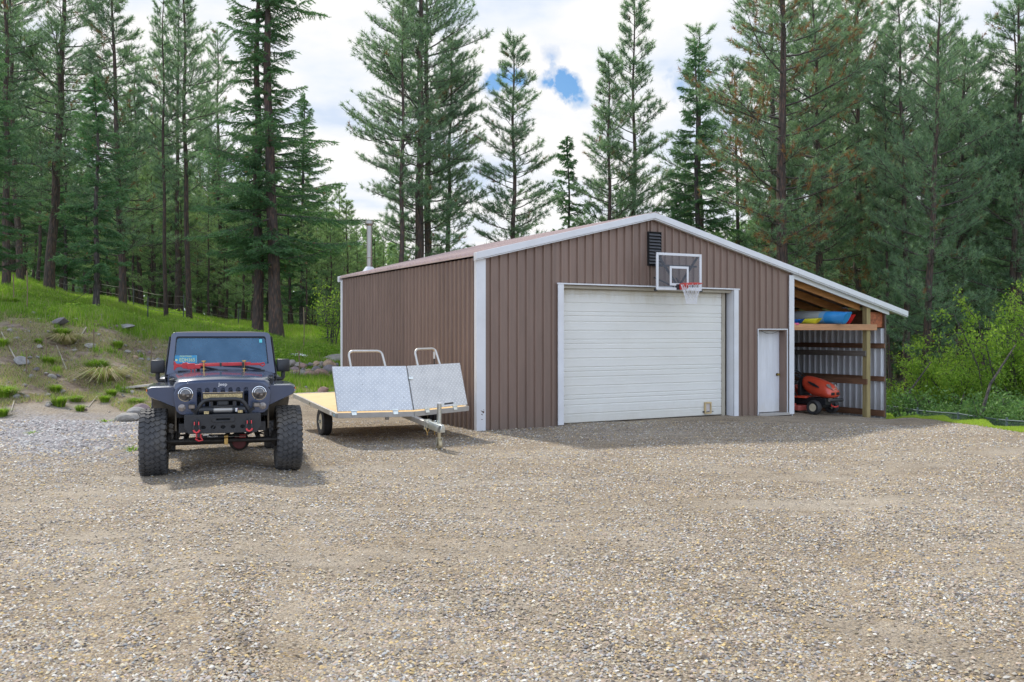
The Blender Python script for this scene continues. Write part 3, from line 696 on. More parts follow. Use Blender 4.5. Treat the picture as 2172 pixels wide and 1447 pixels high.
# ------------------------------------------------------------------ basketball hoop
bh = thing('basketball_hoop', 'clear backboard with white border and orange rim above the garage door', 'basketball hoop', sw(4.62, -.55, 3.25), SROT+R(-3))
bw, bhh = 1.20, .80
mb = MB(); 
for b in ((-bw/2, -bw/2+.055, -bhh/2, bhh/2), (bw/2-.055, bw/2, -bhh/2, bhh/2), (-bw/2+.056, bw/2-.056, bhh/2-.055, bhh/2), (-bw/2+.056, bw/2-.056, -bhh/2, -bhh/2+.055)): mb.bx(b[0], b[1], -.018, .012, b[2], b[3])
mb.build('border', M_white, bh, bevel=.004)
mb = MB(); mb.bx(-bw/2+.04, bw/2-.04, -.006, .004, -bhh/2+.04, bhh/2-.04); mb.build('backboard', M_clear, bh)
mb = MB(); s0, s1, t0, t1 = -.25, .25, -.30, .12
for b in ((s0, s0+.05, t0, t1), (s1-.05, s1, t0, t1), (s0+.051, s1-.051, t1-.05, t1), (s0+.051, s1-.051, t0, t0+.05)): mb.bx(b[0], b[1], -.012, -.0075, b[2], b[3])
mb.build('target_square', M_white, bh)
mb = MB()
for sg in (-1, 1):
    mb.beam((sg*(bw/2-.08), .03, bhh/2-.06), (sg*.05, .03, -.27), .045, .03, (0, 1, 0)); mb.beam((sg*(bw/2-.25), .06, .12), (sg*(bw/2-.25), .50, .16), .03, .03)
    mb.beam((sg*.1, .05, -.32), (sg*.3, .5, -.1), .03, .03)
mb.beam((-bw/2+.1, .045, .13), (bw/2-.1, .045, .13), .04, .04)
for x, z in ((-bw/2, bhh/2), (-bw/2, -bhh/2), (bw/2, -bhh/2)): mb.box((x, .015, z), (.06, .05, .05))
mb.box((-.02, 0.0, -.33), (.12, .05, .12)); mb.build('bracket', M_black, bh, bevel=.003)
rc = (.10, -.30, -.27); rr = .228
mb = MB(); mb.tube([(rc[0]+rr*math.cos(a), rc[1]+rr*math.sin(a), rc[2]) for a in np.linspace(0, 2*math.pi, 33)[:-1]], .011, 8, closed=True)
mb.box((.06, -.035, rc[2]-.05), (.13, .03, .13)); mb.hexa([(.0, -.05, rc[2]-.09), (.20, -.05, rc[2]-.09), (.16, -.14, rc[2]-.02), (.04, -.14, rc[2]-.02)], [(.0, -.05, rc[2]), (.20, -.05, rc[2]), (.16, -.14, rc[2]), (.04, -.14, rc[2])])
mb.build('rim', M_rim, bh, smooth=True)
mb = MB(); nn = 12
def npt(k, l): 
    rad = [rr, .185, .15, .125, .115, .115][l]; a = 2*math.pi*(k+.5*l)/nn; return (rc[0]+rad*math.cos(a), rc[1]+rad*math.sin(a), rc[2]-[0, .12, .22, .30, .37, .43][l])
for k in range(nn):
    for l in range(5):
        for dk in (0, -1):
            mb.tube([npt(k, l), npt(k+dk, l+1)], .0045, 4, caps=False)
mb.build('net', M_net, bh)

# steel pipe standing against the wall behind the trailer
b0 = at(921, 880, 17.6)
pp = thing('pipe', 'upright grey steel pipe with a capped top standing behind the trailer', 'pipe', (b0.x, b0.y, 0))
MB().cyl((0, 0, -.05), (.0, 0, 1.42), .014, 10).build('tube', M_undr, pp, smooth=True); MB().cyl((0, 0, 1.42), (0, 0, 1.56), .024, 12).build('cap', M_alu, pp, smooth=True)

# ------------------------------------------------------------------ lawn tractor
mw = thing('lawn_tractor', 'orange red riding lawn mower parked under the lean-to', 'lawn mower', sw(10.34, .60, -.16), SROT+R(10))
def wheel(name, parent, c, r, w, rim_r, tm, rm, lug=0, side=-1):
    mb = MB(); hw = w/2
    mb.lathe([(rim_r, -hw*.8), (r*.86, -hw), (r*.965, -hw*.82), (r, -hw*.55), (r, hw*.55), (r*.965, hw*.82), (r*.86, hw), (rim_r, hw*.8)], c, 'x', 32, close=True)
    w_ = mb.build(name, tm, parent, smooth=True, autos=50)
    mb = MB(); mb.lathe([(rim_r*1.02, -hw*.78), (rim_r*.9, -hw*.7), (rim_r*.8, -hw*.25), (rim_r*.3, -hw*.3), (rim_r*.22, -hw*.55), (.01, -hw*.55)] if side < 0 else [(rim_r*1.02, hw*.78), (rim_r*.9, hw*.7), (rim_r*.8, hw*.25), (rim_r*.3, hw*.3), (rim_r*.22, hw*.55), (.01, hw*.55)], c, 'x', 28)
    mb.build('rim', rm, w_, smooth=True, autos=35); return w_
wheel('wheel', mw, (-.41, 0, .185), .185, .17, .10, M_rubberd, M_cream); wheel('wheel', mw, (.41, 0, .185), .185, .17, .10, M_rubberd, M_cream, side=1)
wheel('wheel', mw, (-.38, 1.22, .27), .27, .25, .14, M_rubberd, M_cream); wheel('wheel', mw, (.38, 1.22, .27), .27, .25, .14, M_rubberd, M_cream, side=1)
# hood: lofted along y
def hood_ring(y, hw, zb, zt, k=.75):
    pts = [(-hw, zb), (-hw*1.03, zb+(zt-zb)*.35), (-hw*.95, zb+(zt-zb)*.65), (-hw*k, zt-(zt-zb)*.12), (-hw*.35, zt), (hw*.35, zt), (hw*k, zt-(zt-zb)*.12), (hw*.95, zb+(zt-zb)*.65), (hw*1.03, zb+(zt-zb)*.35), (hw, zb)]
    return [(x, y, z) for x, z in pts]
hd = MB().loft([hood_ring(-.36, .20, .50, .62), hood_ring(-.34, .25, .42, .68), hood_ring(-.24, .275, .41, .78), hood_ring(-.05, .285, .42, .87), hood_ring(.2, .27, .45, .94), hood_ring(.42, .25, .56, .975), hood_ring(.50, .235, .80, .97)]).build('hood', M_mowr, mw, smooth=True, sub=1, autos=70)
for sg in (-1, 1):
    MB().loft([[(sg*(.13+.09*math.cos(a)*k), -.315+.05*math.sin(a)*k-.012*k+.09*abs(math.cos(a)*(.5+.5*math.cos(a))), .70+.07*math.sin(a)*k+.045*math.cos(a)*k) for a in np.linspace(0, 2*math.pi, 15)[:-1]] for k in (1, .75, .1)]).build('headlight', M_lens, hd, smooth=True)
    mb = MB(); mb.box((sg*.115, -.345, .535), (.16, .03, .075)); g = mb.build('grille', M_dark, hd, bevel=.01)
    MB().box((sg*.115, -.363, .537), (.14, .008, .01)).box((sg*.115, -.363, .56), (.14, .008, .008)).build('grille_bar', M_undr, g)
    MB().loft([[(sg*(.272+.015*k2), .1+.17*math.cos(a), .76+.035*math.sin(a)-.12*math.cos(a)*-.6) for a in np.linspace(0, 2*math.pi, 13)[:-1]] for k2 in (0, 1)]).build('side_vent', M_blackp, hd)
MB().box((0, -.352, .665), (.05, .012, .035)).build('badge', M_chrome, hd, bevel=.004)
MB().hexa([(-.32, .3, .40), (.32, .3, .40), (.42, 1.0, .40), (-.42, 1.0, .40)], [(-.27, .3, .46), (.27, .3, .46), (.42, 1.0, .44), (-.42, 1.0, .44)]).build('footplate', M_mowr, mw, bevel=.015)
mb = MB()
for sg in (-1, 1):
    mb.loft([[(sg*x, y, z) for x, z in ((.27, zb), (.52, zb), (.53, zt-.05), (.48, zt), (.27, zt))] for y, zb, zt in ((.82, .42, .46), (.95, .42, .62), (1.1, .55, .70), (1.4, .55, .70), (1.58, .42, .60))])
mb.build('rear_fender', M_mowr, mw, bevel=.012)
MB().box((-.535, 1.05, .55), (.01, .10, .14), (0, 0, 0)).build('decal', M_lens, mw)
st = MB().loft([[(-.24, y, z0), (.24, y, z0), (.25, y, z1), (-.25, y, z1)] for y, z0, z1 in ((.92, .70, .80), (1.3, .72, .82))]).loft([[(-.24, 1.30+(z-.72)*.22, z), (.24, 1.30+(z-.72)*.22, z), (.22, 1.42+(z-.72)*.22, z), (-.22, 1.42+(z-.72)*.22, z)] for z in (.72, 1.0, 1.16)]).build('seat', M_blackp, mw, bevel=.03)
MB().loft([hood_ring(.51, .22, .46, .96), hood_ring(.62, .2, .46, .93)]).build('dash', M_blackp, mw, bevel=.01)
mb = MB(); cc = Vector((0, .72, 1.0)); mb.tube([cc+Vector((.18*math.cos(a), .14*math.sin(a), -.10*math.sin(a)*-1)) for a in np.linspace(0, 2*math.pi, 25)[:-1]], .016, 8, closed=True); mb.cyl((0, .6, .88), (0, .72, 1.0), .025, 10); mb.beam((-.17, .72, 1.0), (.17, .72, 1.0), .03, .015); mb.build('steering_wheel', M_blackp, mw, smooth=True)
MB().tube([(-.33, .55, .42), (-.34, .62, .6), (-.3, .7, .98)], .01, 6).build('lever', M_undr, mw)
MB().bx(-.2, .2, -.2, 1.3, .24, .42).build('chassis', M_black, mw, bevel=.01)
MB().cyl((-.38, 0, .185), (.38, 0, .185), .03, 10).box((0, 0, .25), (.2, .1, .15)).build('front_axle', M_black, mw, smooth=True)
MB().tube([(-.30, -.36, .375), (-.2, -.40, .375), (.2, -.40, .375), (.30, -.36, .375)], .045, 10).build('front_bumper', M_blackp, mw, smooth=True)
MB().box((-.26, -.37, .39), (.12, .05, .08)).build('number_plate', M_lens, mw)
MB().tube([(-.1, -.30, .27), (-.13, -.33, .23), (-.05, -.36, .20), (.1, -.36, .20), (.16, -.33, .22)], .018, 8).build('tow_hook', M_rim, mw, smooth=True)
mb = MB(); mb.loft([[(-x, y, .08), (x, y, .08), (x*.97, y, .21), (-x*.97, y, .21)] for y, x in ((.30, .34), (.40, .50), (.82, .56), (.92, .45))]); mb.box((-.5, .6, .22), (.14, .2, .09)); mb.build('mower_deck', M_mowd, mw, bevel=.02)
MB().box((-.545, .72, .36), (.012, .32, .34), (0, R(6), 0)).build('chute_guard', M_dark, mw, bevel=.004)
MB().box((-.4, 1.55, .72), (.3, .35, .45)).build('grass_bag', M_black, mw, bevel=.05)

# ------------------------------------------------------------------ flat trailer with tilted front shields
def curve_mesh(cu, name, mat, parent, loc=(0, 0, 0), rot=(0, 0, 0), bevel=0):
    tmp = bpy.data.objects.new('tmp', cu); COL.objects.link(tmp); dg = bpy.context.evaluated_depsgraph_get()
    me = bpy.data.meshes.new_from_object(tmp.evaluated_get(dg)); bpy.data.objects.remove(tmp); bpy.data.curves.remove(cu)
    me.name = name; me.materials.clear(); me.materials.append(mat); o = bpy.data.objects.new(name, me); COL.objects.link(o)
    o.location = loc; o.rotation_euler = rot
    if parent: o.parent = parent
    return o
def plate(name, outline, holes, th, mat, parent, loc=(0, 0, 0), rot=(R(90), 0, 0), bev=0):
    # flat plate drawn in x / up, standing upright by default, with real holes
    cu = bpy.data.curves.new('c', 'CURVE'); cu.dimensions = '2D'; cu.fill_mode = 'BOTH'; cu.extrude = th/2; cu.bevel_depth = bev; cu.bevel_resolution = 1
    for poly in [outline]+holes:
        sp = cu.splines.new('POLY'); sp.points.add(len(poly)-1); sp.use_cyclic_u = True
        for p, q in zip(sp.points, poly): p.co = (q[0], q[1], 0, 1)
    return curve_mesh(cu, name, mat, parent, loc, rot)
def text(body, size, mat, parent, loc, rot=(R(90), 0, 0), name='lettering', ex=.001, sx=1.0, bold=0):
    cu = bpy.data.curves.new('t', 'FONT'); cu.body = body; cu.size = size; cu.align_x = 'CENTER'; cu.align_y = 'CENTER'; cu.extrude = ex; cu.offset = bold
    o = curve_mesh(cu, name, mat, parent, loc, rot); o.scale = (sx, 1, 1); return o
def rrect(cx, cz, w, h, r, n=5):
    pts = []
    for sx, sz, a0 in ((1, 1, 0), (-1, 1, 90), (-1, -1, 180), (1, -1, 270)):
        for i in range(n+1):
            a = R(a0+90*i/n); pts.append((cx+sx*(w/2-r)+r*math.cos(a), cz+sz*(h/2-r)+r*math.sin(a)))
    return pts
def circle(cx, cz, r, n=20, sx=1): return [(cx+r*sx*math.cos(2*math.pi*i/n), cz+r*math.sin(2*math.pi*i/n)) for i in range(n)]

tr = thing('flatbed_trailer', 'low aluminium snowmobile trailer with plywood deck and two leaning diamond plate shields', 'trailer', (-1.866, 15.95, 0), R(26))
tr.rotation_euler = (R(2.4), R(-.6), R(26))
A, K, B, BL, BR = (-1.25, 0), (.03, -.28), (1.21, .08), (-1.25, 3.35), (1.21, 3.35)
zt = .55
MB().prism([A, K, B, BR, BL][::-1], zt-.012, zt+.006, 'xy').build('deck', M_ply, tr)
mb = MB()
for p, q in ((A, K), (K, B), (B, BR), (BR, BL), (BL, A)):
    mb.beam((p[0], p[1], zt-.03), (q[0], q[1], zt-.03), .045, .085)
mb.build('frame_rail', M_alud, tr, bevel=.004)
mb = MB()
for y in (.7, 1.6, 2.5): mb.beam((-1.2, y, zt-.045), (1.16, y, zt-.045), .05, .06)
mb.build('cross_member', M_alud, tr)
MB().beam((.03, 2.6, .475), (.03, -1.30, .43), .085, .09).build('tongue', M_alu, tr, bevel=.006)
MB().beam((-.9, 1.62, .33), (.9, 1.62, .33), .05, .05).box((-.95, 1.62, .40), (.05, .5, .06)).box((.92, 1.62, .40), (.05, .5, .06)).build('axle', M_black, tr)
MB().box((-.35, .05, .45), (.06, .05, .1)).build('bracket', M_alud, tr)
for sg in (-1, 1):
    x = -1.06 if sg < 0 else 1.03
    mb = MB(); r = .262; hw = .10
    mb.lathe([(.15, -hw*.75), (.21, -hw), (.245, -hw*.9), (r, -hw*.7)]+[q for k in range(-3, 4) for q in ((r, k*.02-.006), (r-.008, k*.02-.005), (r-.008, k*.02+.005), (r, k*.02+.006))]+[(r, hw*.7), (.245, hw*.9), (.21, hw), (.15, hw*.75)], (x, 1.62, .205), 'x', 36, close=True)
    w_ = mb.build('wheel', M_rubberd, tr, smooth=True)
    s = sg; mb = MB(); mb.lathe([(.155, s*hw*.7), (.14, s*hw*.6), (.125, s*hw*.1), (.07, s*hw*.15), (.045, s*hw*.5), (.02, s*hw*.6)], (x, 1.62, .205), 'x', 24)
    rm = mb.build('rim', M_cream, w_, smooth=True)
    MB().lathe([(.035, s*hw*.62), (.03, s*hw*1.1), (.005, s*hw*1.15)], (x, 1.62, .205), 'x', 14).build('hub', M_zinc, rm, smooth=True)
# shields: own frames so that the tread pattern follows each panel
def shield(p, q, lean, u):
    # both panels lean straight back along the trailer, so each is slightly skewed in its own plane
    p = Vector((p[0], p[1], 0)); q = Vector((q[0], q[1], 0)); ex = (q-p).normalized(); L = (q-p).length
    up = Vector((0, math.sin(lean), math.cos(lean))); par = up.dot(ex); ez = (up-ex*par); k = ez.length; ez.normalize(); ey = ez.cross(ex)
    SH = Matrix(((1, 0, par, 0), (0, 1, 0, 0), (0, 0, k, 0), (0, 0, 0, 1)))
    def sk(o): o.data.transform(SH); return o
    o = sk(MB().bx(0.01, L-.012, -.012, .012, .03, .86).build('shield', M_diamond, tr, bevel=.003))
    m = Matrix((ex, ey, ez)).transposed(); o.location = (p.x, p.y, zt+.012); o.rotation_euler = m.to_euler()
    mb = MB()
    for x in (.02, L-.02): mb.bx(x-.015, x+.015, .013, .045, .04, .85)
    mb.bx(.04, L-.04, .013, .04, .82, .85); sk(mb.build('stiffener', M_alud, o))
    for x in (.28, L-.32):
        mb = MB(); mb.bx(x-.05, x+.05, -.022, -.0125, .0, .05); mb.cyl((x-.05, -.02, .012), (x+.05, -.02, .012), .011, 8); mb.bx(x-.04, x+.04, -.026, -.014, -.05, .004); sk(mb.build('hinge', M_zinc, o))
    x0, x1, t0, t1, top = u; r_ = .085
    pts = [(x0, .028, .35), (t0, .03, top-r_)]
    pts += [(t0+r_*(1-math.cos(b)), .03, top-r_+r_*math.sin(b)) for b in np.linspace(.2, math.pi/2, 5)]
    pts += [(t1-r_*(1-math.sin(b)), .03, top-r_+r_*math.cos(b)) for b in np.linspace(0, math.pi/2-.2, 5)]
    pts += [(t1, .03, top-r_), (x1, .028, .35)]
    h = sk(MB().tube(pts, .0215, 10).build('hoop_handle', M_alu, o, smooth=True)); return o, L
s1, L1 = shield(A, K, R(27), (.36, .99, .33, .92, 1.17))
s2, L2 = shield(K, B, R(27), (.30, .86, .26, .74, 1.19))
MB().box((L1-.02, -.02, .62), (.08, .02, .05)).build('latch', M_zinc, s1, bevel=.003)
# coupler and jack
cp = MB(); cp.loft([[(x*w+.03, y, z) for x, z in ((-1, 0.385), (-1, .44), (-.6, .505), (.6, .505), (1, .44), (1, 0.385))] for y, w in ((-1.05, .05), (-1.25, .055), (-1.48, .068), (-1.60, .062), (-1.65, .035))])
c_ = cp.build('coupler', M_zinc, tr, bevel=.006)
MB().beam((.03, -1.12, .50), (.03, -1.32, .535), .025, .015).cyl((.0, -1.3, .5), (.06, -1.3, .5), .012, 8).build('latch', M_zinc, c_)
mb = MB()
for y in (-.92, -1.0): mb.box((-.014, y, .42), (.014, .02, .16)).box((.076, y, .42), (.014, .02, .16)).box((.03, y, .505), (.10, .02, .012))
mb.build('clamp', M_zinc, c_)
M_jackz = pm('worn_zinc', (.50, .43, .28), .45, .5, .15, 20)
jx, jy = .135, -1.22
jk = MB().cyl((jx, jy, .32), (jx, jy, .80), .038, 14).build('jack', M_zinc, tr, smooth=True)
MB().cyl((jx, jy, .80), (jx, jy, .815), .042, 14).build('cap', M_white, jk)
MB().cyl((jx, jy, .20), (jx, jy, .325), .030, 12).build('inner_tube', M_jackz, jk, smooth=True)
MB().tube([(jx, jy, .77), (jx+.09, jy+.02, .79), (jx+.12, jy+.02, .79)], .007, 6).build('crank', M_zinc, jk)
MB().cyl((jx+.10, jy+.02, .79), (jx+.26, jy+.03, .80), .014, 8).build('crank_grip', M_blackp, jk, smooth=True)
MB().box((jx-.045, jy, .17), (.006, .05, .14)).box((jx+.045, jy, .17), (.006, .05, .14)).box((jx, jy, .236), (.09, .055, .008)).build('fork', M_zinc, jk)
MB().lathe([(.02, -.03), (.075, -.03), (.085, -.02), (.085, .02), (.075, .03), (.02, .03)], (jx, jy, .125), 'x', 20, close=True).build('jack_wheel', M_jackz, jk, smooth=True)
for sg in (0, 1): MB().tube([(.03+(-.06 if sg == 0 else .04), -1.0, .38)]+[(.03+(-.06 if sg == 0 else .07)+.02*math.sin(a*3), -1.0-.10*a, .38-.11*math.sin(a*1.57)) for a in np.linspace(.1, 2, 9)], .006, 5).build('safety_chain', M_gold, tr)
# rail stickers
MB().box((-1.2745, .35, zt-.03), (.003, .13, .05)).build('sticker', pm('pale_sticker', (.75, .78, .8), .5), tr)
MB().box((-1.2745, .12, zt-.035), (.003, .14, .045)).build('sticker', pm('blue_sticker', (.3, .5, .65), .5), tr)
MB().box((-1.2745, 1.9, zt-.03), (.003, .09, .035)).build('sticker', M_lens, tr)

# ------------------------------------------------------------------ lifted off-road car
jp = thing('offroad_car', 'dark grey lifted two door off-road car with big mud tyres and black soft top', 'car', (-3.985, 12.385, 0), R(18.5))
TR, TW = .455, .33
def tyre_mesh():
    mb = MB(); hw = TW/2; r = TR-.018
    mb.lathe([(.235, -hw*.82), (.30, -hw*1.0), (.37, -hw*1.02), (r-.035, -hw*.97), (r-.006, -hw*.86), (r, -hw*.6), (r, hw*.6), (r-.006, hw*.86), (r-.035, hw*.97), (.37, hw*1.02), (.30, hw*1.0), (.235, hw*.82)], (0, 0, 0), 'x', 64, close=True)
    n = 34
    for i in range(n):
        a0 = 2*math.pi*i/n
        for x, wx, wt, yaw, da, rr in ((-.128, .062, .058, .32, 0, r+.004), (.128, .062, .058, -.32, .5, r+.004), (-.062, .055, .056, -.55, .35, r+.010), (.062, .055, .056, .55, .85, r+.010), (0, .052, .052, .75 if i % 2 else -.75, .1, r+.011)):
            a = a0+da*2*math.pi/n; m = Matrix.Rotation(a, 3, 'X') @ Matrix.Rotation(yaw, 3, 'Z')
            tilt = Matrix.Rotation(math.copysign(.16, -x) if abs(x) > .1 else 0, 3, 'Y') if True else Matrix.Identity(3)
            c = Matrix.Rotation(a, 3, 'X') @ Vector((x, 0, rr))
            vs = [Matrix.Rotation(a, 3, 'X') @ (Matrix.Rotation(yaw, 3, 'Z') @ Vector((p*wx/2, q*wt/2, 0)) + Vector((0, 0, s_))) for s_ in (-.02, .006) for p, q in ((-1, -1), (1, -1), (1, 1), (-1, 1))]
            vs = [v+c for v in vs]; mb.hexa(vs[:4], vs[4:])
        for sg in (-1, 1):      # side biters
            a = a0+(.0 if sg < 0 else .5)*2*math.pi/n; rm = Matrix.Rotation(a, 3, 'X')
            mb.hexa([rm @ Vector((sg*hw*.9, q*.022, z)) for q, z in ((-1, TR-.085), (1, TR-.085), (1, TR-.02), (-1, TR-.02))], [rm @ Vector((sg*hw*1.05, q*.018, z)) for q, z in ((-1, TR-.08), (1, TR-.08), (1, TR-.035), (-1, TR-.035))])
    return mb
ty = tyre_mesh().build('wheel', M_rubber, jp, smooth=True, autos=30)
def rim_mb(sg):
    h = sg*TW/2
    return MB().lathe([(.24, h*.8), (.225, h*.7), (.20, h*.1), (.08, h*.25), (.06, h*.6), (.01, h*.62)], (0, 0, 0), 'x', 32)
rimL = rim_mb(-1).build('rim', M_black, ty, smooth=True)
for i in range(8): pass
WT = .875; WB = 2.424
ty.location = (-WT, 0, TR-.006)
for x, y, sg in ((WT, 0, 1), (-WT+.01, WB, -1), (WT-.01, WB, 1)):
    c = ty.copy(); COL.objects.link(c); c.parent = jp; c.location = (x, y, TR-.006); c.rotation_euler = (.3+y, 0, 0 if sg < 0 else math.pi)
    d = rimL.copy(); COL.objects.link(d); d.parent = c
# grille with seven real slots
zt_, zb_ = 1.262, .845
out = []
for a in np.linspace(0, math.pi/2, 8): out.append((.605-.20+.20*math.cos(a), zt_-.16+.15*math.sin(a)))
out += [(0.2, zt_-.002), (0, zt_), (-.2, zt_-.002)]
for a in np.linspace(math.pi/2, math.pi, 8): out.append((-.605+.20+.20*math.cos(a), zt_-.16+.15*math.sin(a)))
out += [(-.60, 1.0), (-.575, .90), (-.53, .855), (-.45, zb_), (.45, zb_), (.53, .855), (.575, .90), (.60, 1.0)]
slots = []
for i in range(7):
    cx = (i-3)*.0985; z1 = 1.195 if abs(i-3) < 3 else 1.192
    slots.append(rrect(cx, (z1+.93)/2, .066, z1-.93, .030))
gr = plate('grille', out, slots+[circle(s*.466, 1.11, .104, 32) for s in (-1, 1)], .05, M_jeep, jp, (0, -.43, 0), bev=.008)
MB().bx(-.54, .54, -.39, -.36, .86, 1.22).build('radiator', M_dark, jp)
text('Jeep', .056, M_flagw, gr, (0, 1.234, .0325), (0, 0, 0), 'lettering', .002, 1.15)
for sg in (-1, 1):
    c = (sg*.466, -.41, 1.11)
    h = MB().lathe([(.103, .03), (.103, -.03), (.092, -.045), (.088, -.03)], c, 'y', 36).build('headlight', M_black, jp, smooth=True)
    MB().lathe([(.092, -.046), (.094, -.052), (.086, -.054), (.084, -.046)], c, 'y', 36, close=True).build('ring', M_chrome, h, smooth=True)
    MB().lathe([(.082, -.042), (.06, -.056), (.001, -.062)], c, 'y', 32).build('lens', pm('headlight_lens', (.06, .055, .055), .08, .3, .5, 30, coat=1), h, smooth=True)
    MB().box((c[0]-.025, -.472, c[2]+.0), (.028, .006, .03)).build('projector', M_lens, h, bevel=.004); MB().box((c[0]+.028, -.472, c[2]-.02), (.03, .006, .025)).build('projector', M_lens, h, bevel=.004)
    MB().tube([(c[0]+.065*math.cos(a), -.462, c[2]+.065*math.sin(a)) for a in np.linspace(.15, math.pi-.15, 12)], .006, 6).build('halo', M_chrome, h, smooth=True)
    MB().lathe([(.05, .0), (.05, -.058), (.046, -.066), (.02, -.072), (.001, -.073)], (sg*.51, -.40, .935), 'y', 26).build('turn_signal', M_lens, jp, smooth=True)
# hood
def hring(y, hw, z, zs, cr=.02):
    return [(-hw, y, zs), (-hw*1.0, y, z-.075), (-hw*.97, y, z-.03), (-hw*.88, y, z-.004), (-hw*.5, y, z+cr*.7), (0, y, z+cr), (hw*.5, y, z+cr*.7), (hw*.88, y, z-.004), (hw*.97, y, z-.03), (hw, y, z-.075), (hw, y, zs)]
MB().loft([hring(-.455, .57, 1.215, 1.19, .015), hring(-.45, .60, 1.262, 1.15, .016), hring(-.40, .615, 1.288, 1.08), hring(-.1, .645, 1.318, 1.05, .025), hring(.3, .69, 1.348, 1.05, .028), hring(.68, .725, 1.365, 1.05, .028), hring(.72, .725, 1.345, 1.05, .02)]).build('hood', M_jeep, jp, smooth=True, autos=60)
MB().bx(-.58, .58, -.37, .7, .8, 1.04).build('engine_bay', M_dark, jp)
MB().box((0, .55, 1.385), (.16, .045, .012)).build('hood_nozzle', M_blackp, jp, bevel=.004)
for sg in (-1, 1):
    MB().box((sg*.635, -.22, 1.25), (.055, .10, .11), (0, sg*R(25), 0)).box((sg*.625, -.26, 1.29), (.05, .06, .03), (0, sg*R(25), 0)).build('hood_latch', M_blackp, jp, bevel=.008)
    MB().cyl((sg*.32, .62, 1.375), (sg*.32, .62, 1.405), .022, 10).build('hood_bumper', M_rubberd, jp)
# windscreen frame and glass
wl = (0, .765, 1.335); wt = R(90-22); hgt = .62
def trap(b, t, z0, z1, r=.05):
    pts = []
    for sx, zz, w, a0 in ((1, z1, t, 0), (-1, z1, t, 90)):
        for i in range(6):
            a = R(a0+90*i/5); pts.append((sx*(w-r)+r*math.cos(a), zz-r+r*math.sin(a)))
    pts += [(-b, z0), (b, z0)] if r < .045 else [(-b, z0), (b, z0)]
    return pts
wf = plate('windscreen_frame', trap(.748, .69, -.02, hgt, .055), [trap(.665, .635, .125, hgt-.055, .04)[::-1]], .05, M_jeep, jp, wl, (wt, 0, 0), bev=.006)
g = plate('windscreen', trap(.667, .637, .122, hgt-.052, .04), [], .006, M_wind, jp, wl, (wt, 0, 0))
plate('seal', trap(.668, .638, .122, hgt-.05, .042), [trap(.648, .622, .142, hgt-.073, .035)[::-1]], .008, M_rubberd, jp, (wl[0], wl[1]-.006, wl[2]), (wt, 0, 0))
lp = plate('licence_plate', rrect(-.495, .215, .30, .125, .01), [], .003, pm('blue_licence_plate', (.03, .24, .42), .4), jp, (wl[0], wl[1]-.018, wl[2]), (wt, 0, 0))
mt = pm('yellow_lettering', (.62, .66, .22), .5)
text('MONTANA', .032, mt, lp, (-.495, .262, .003), (0, 0, 0), 'lettering', .0008, 1.0)
text('EDH365', .078, mt, lp, (-.475, .205, .003), (0, 0, 0), 'lettering', .0008, .80)
plate('emblem', circle(-.622, .205, .016, 9), [], .001, mt, lp, (0, 0, .003), (0, 0, 0))
plate('plate_edge', [(-.347, .155), (-.343, .155), (-.343, .275), (-.347, .275)], [], .002, pm('cyan_edge', (.25, .6, .75), .4), lp, (0, 0, .003), (0, 0, 0))
plate('inspection_sticker', rrect(.555, .50, .042, .055, .004), [], .002, pm('cyan_sticker', (.12, .55, .6), .5), jp, (wl[0], wl[1]-.010, wl[2]), (wt, 0, 0))
mb = MB()
for s_ in ((-.05, -.55), (.55, .02)): mb.tube([(s_[0], .735, 1.385), (s_[0]*.6+s_[1]*.4, .742, 1.43), (s_[1], .75, 1.455)], .009, 5)
mb.build('wiper', M_blackp, jp)
MB().bx(-.60, .60, .70, .742, 1.362, 1.378).build('cowl_grille', M_blackp, jp)
# cabin: seats, wheel, mirror, dash visible through the glass
MB().bx(-.66, .66, .86, 1.10, 1.2, 1.40).build('dashboard', M_blackp, jp, bevel=.03)
sm = pm('grey_seat_cloth', (.16, .165, .17), .9)
for sg in (-1, 1):
    MB().bx(sg*.36-.24, sg*.36+.24, 1.45, 1.6, .95, 1.55).build('seat', sm, jp, bevel=.05)
    MB().bx(sg*.36-.13, sg*.36+.13, 1.5, 1.6, 1.57, 1.76).build('headrest', sm, jp, bevel=.04)
mb = MB(); c = Vector((.36, 1.14, 1.42)); mb.tube([c+Vector((.18*math.cos(a), .06*math.sin(a), .17*math.sin(a))) for a in np.linspace(0, 2*math.pi, 25)[:-1]], .014, 6, closed=True); mb.beam((.2, 1.14, 1.42), (.52, 1.14, 1.42), .04, .03); mb.build('steering_wheel', M_blackp, jp, smooth=True)
MB().bx(-.11, .11, 1.0, 1.03, 1.76, 1.82).cyl((0, .99, 1.80), (0, 1.0, 1.86), .01, 6).build('rear_view_mirror', M_blackp, jp, bevel=.01)
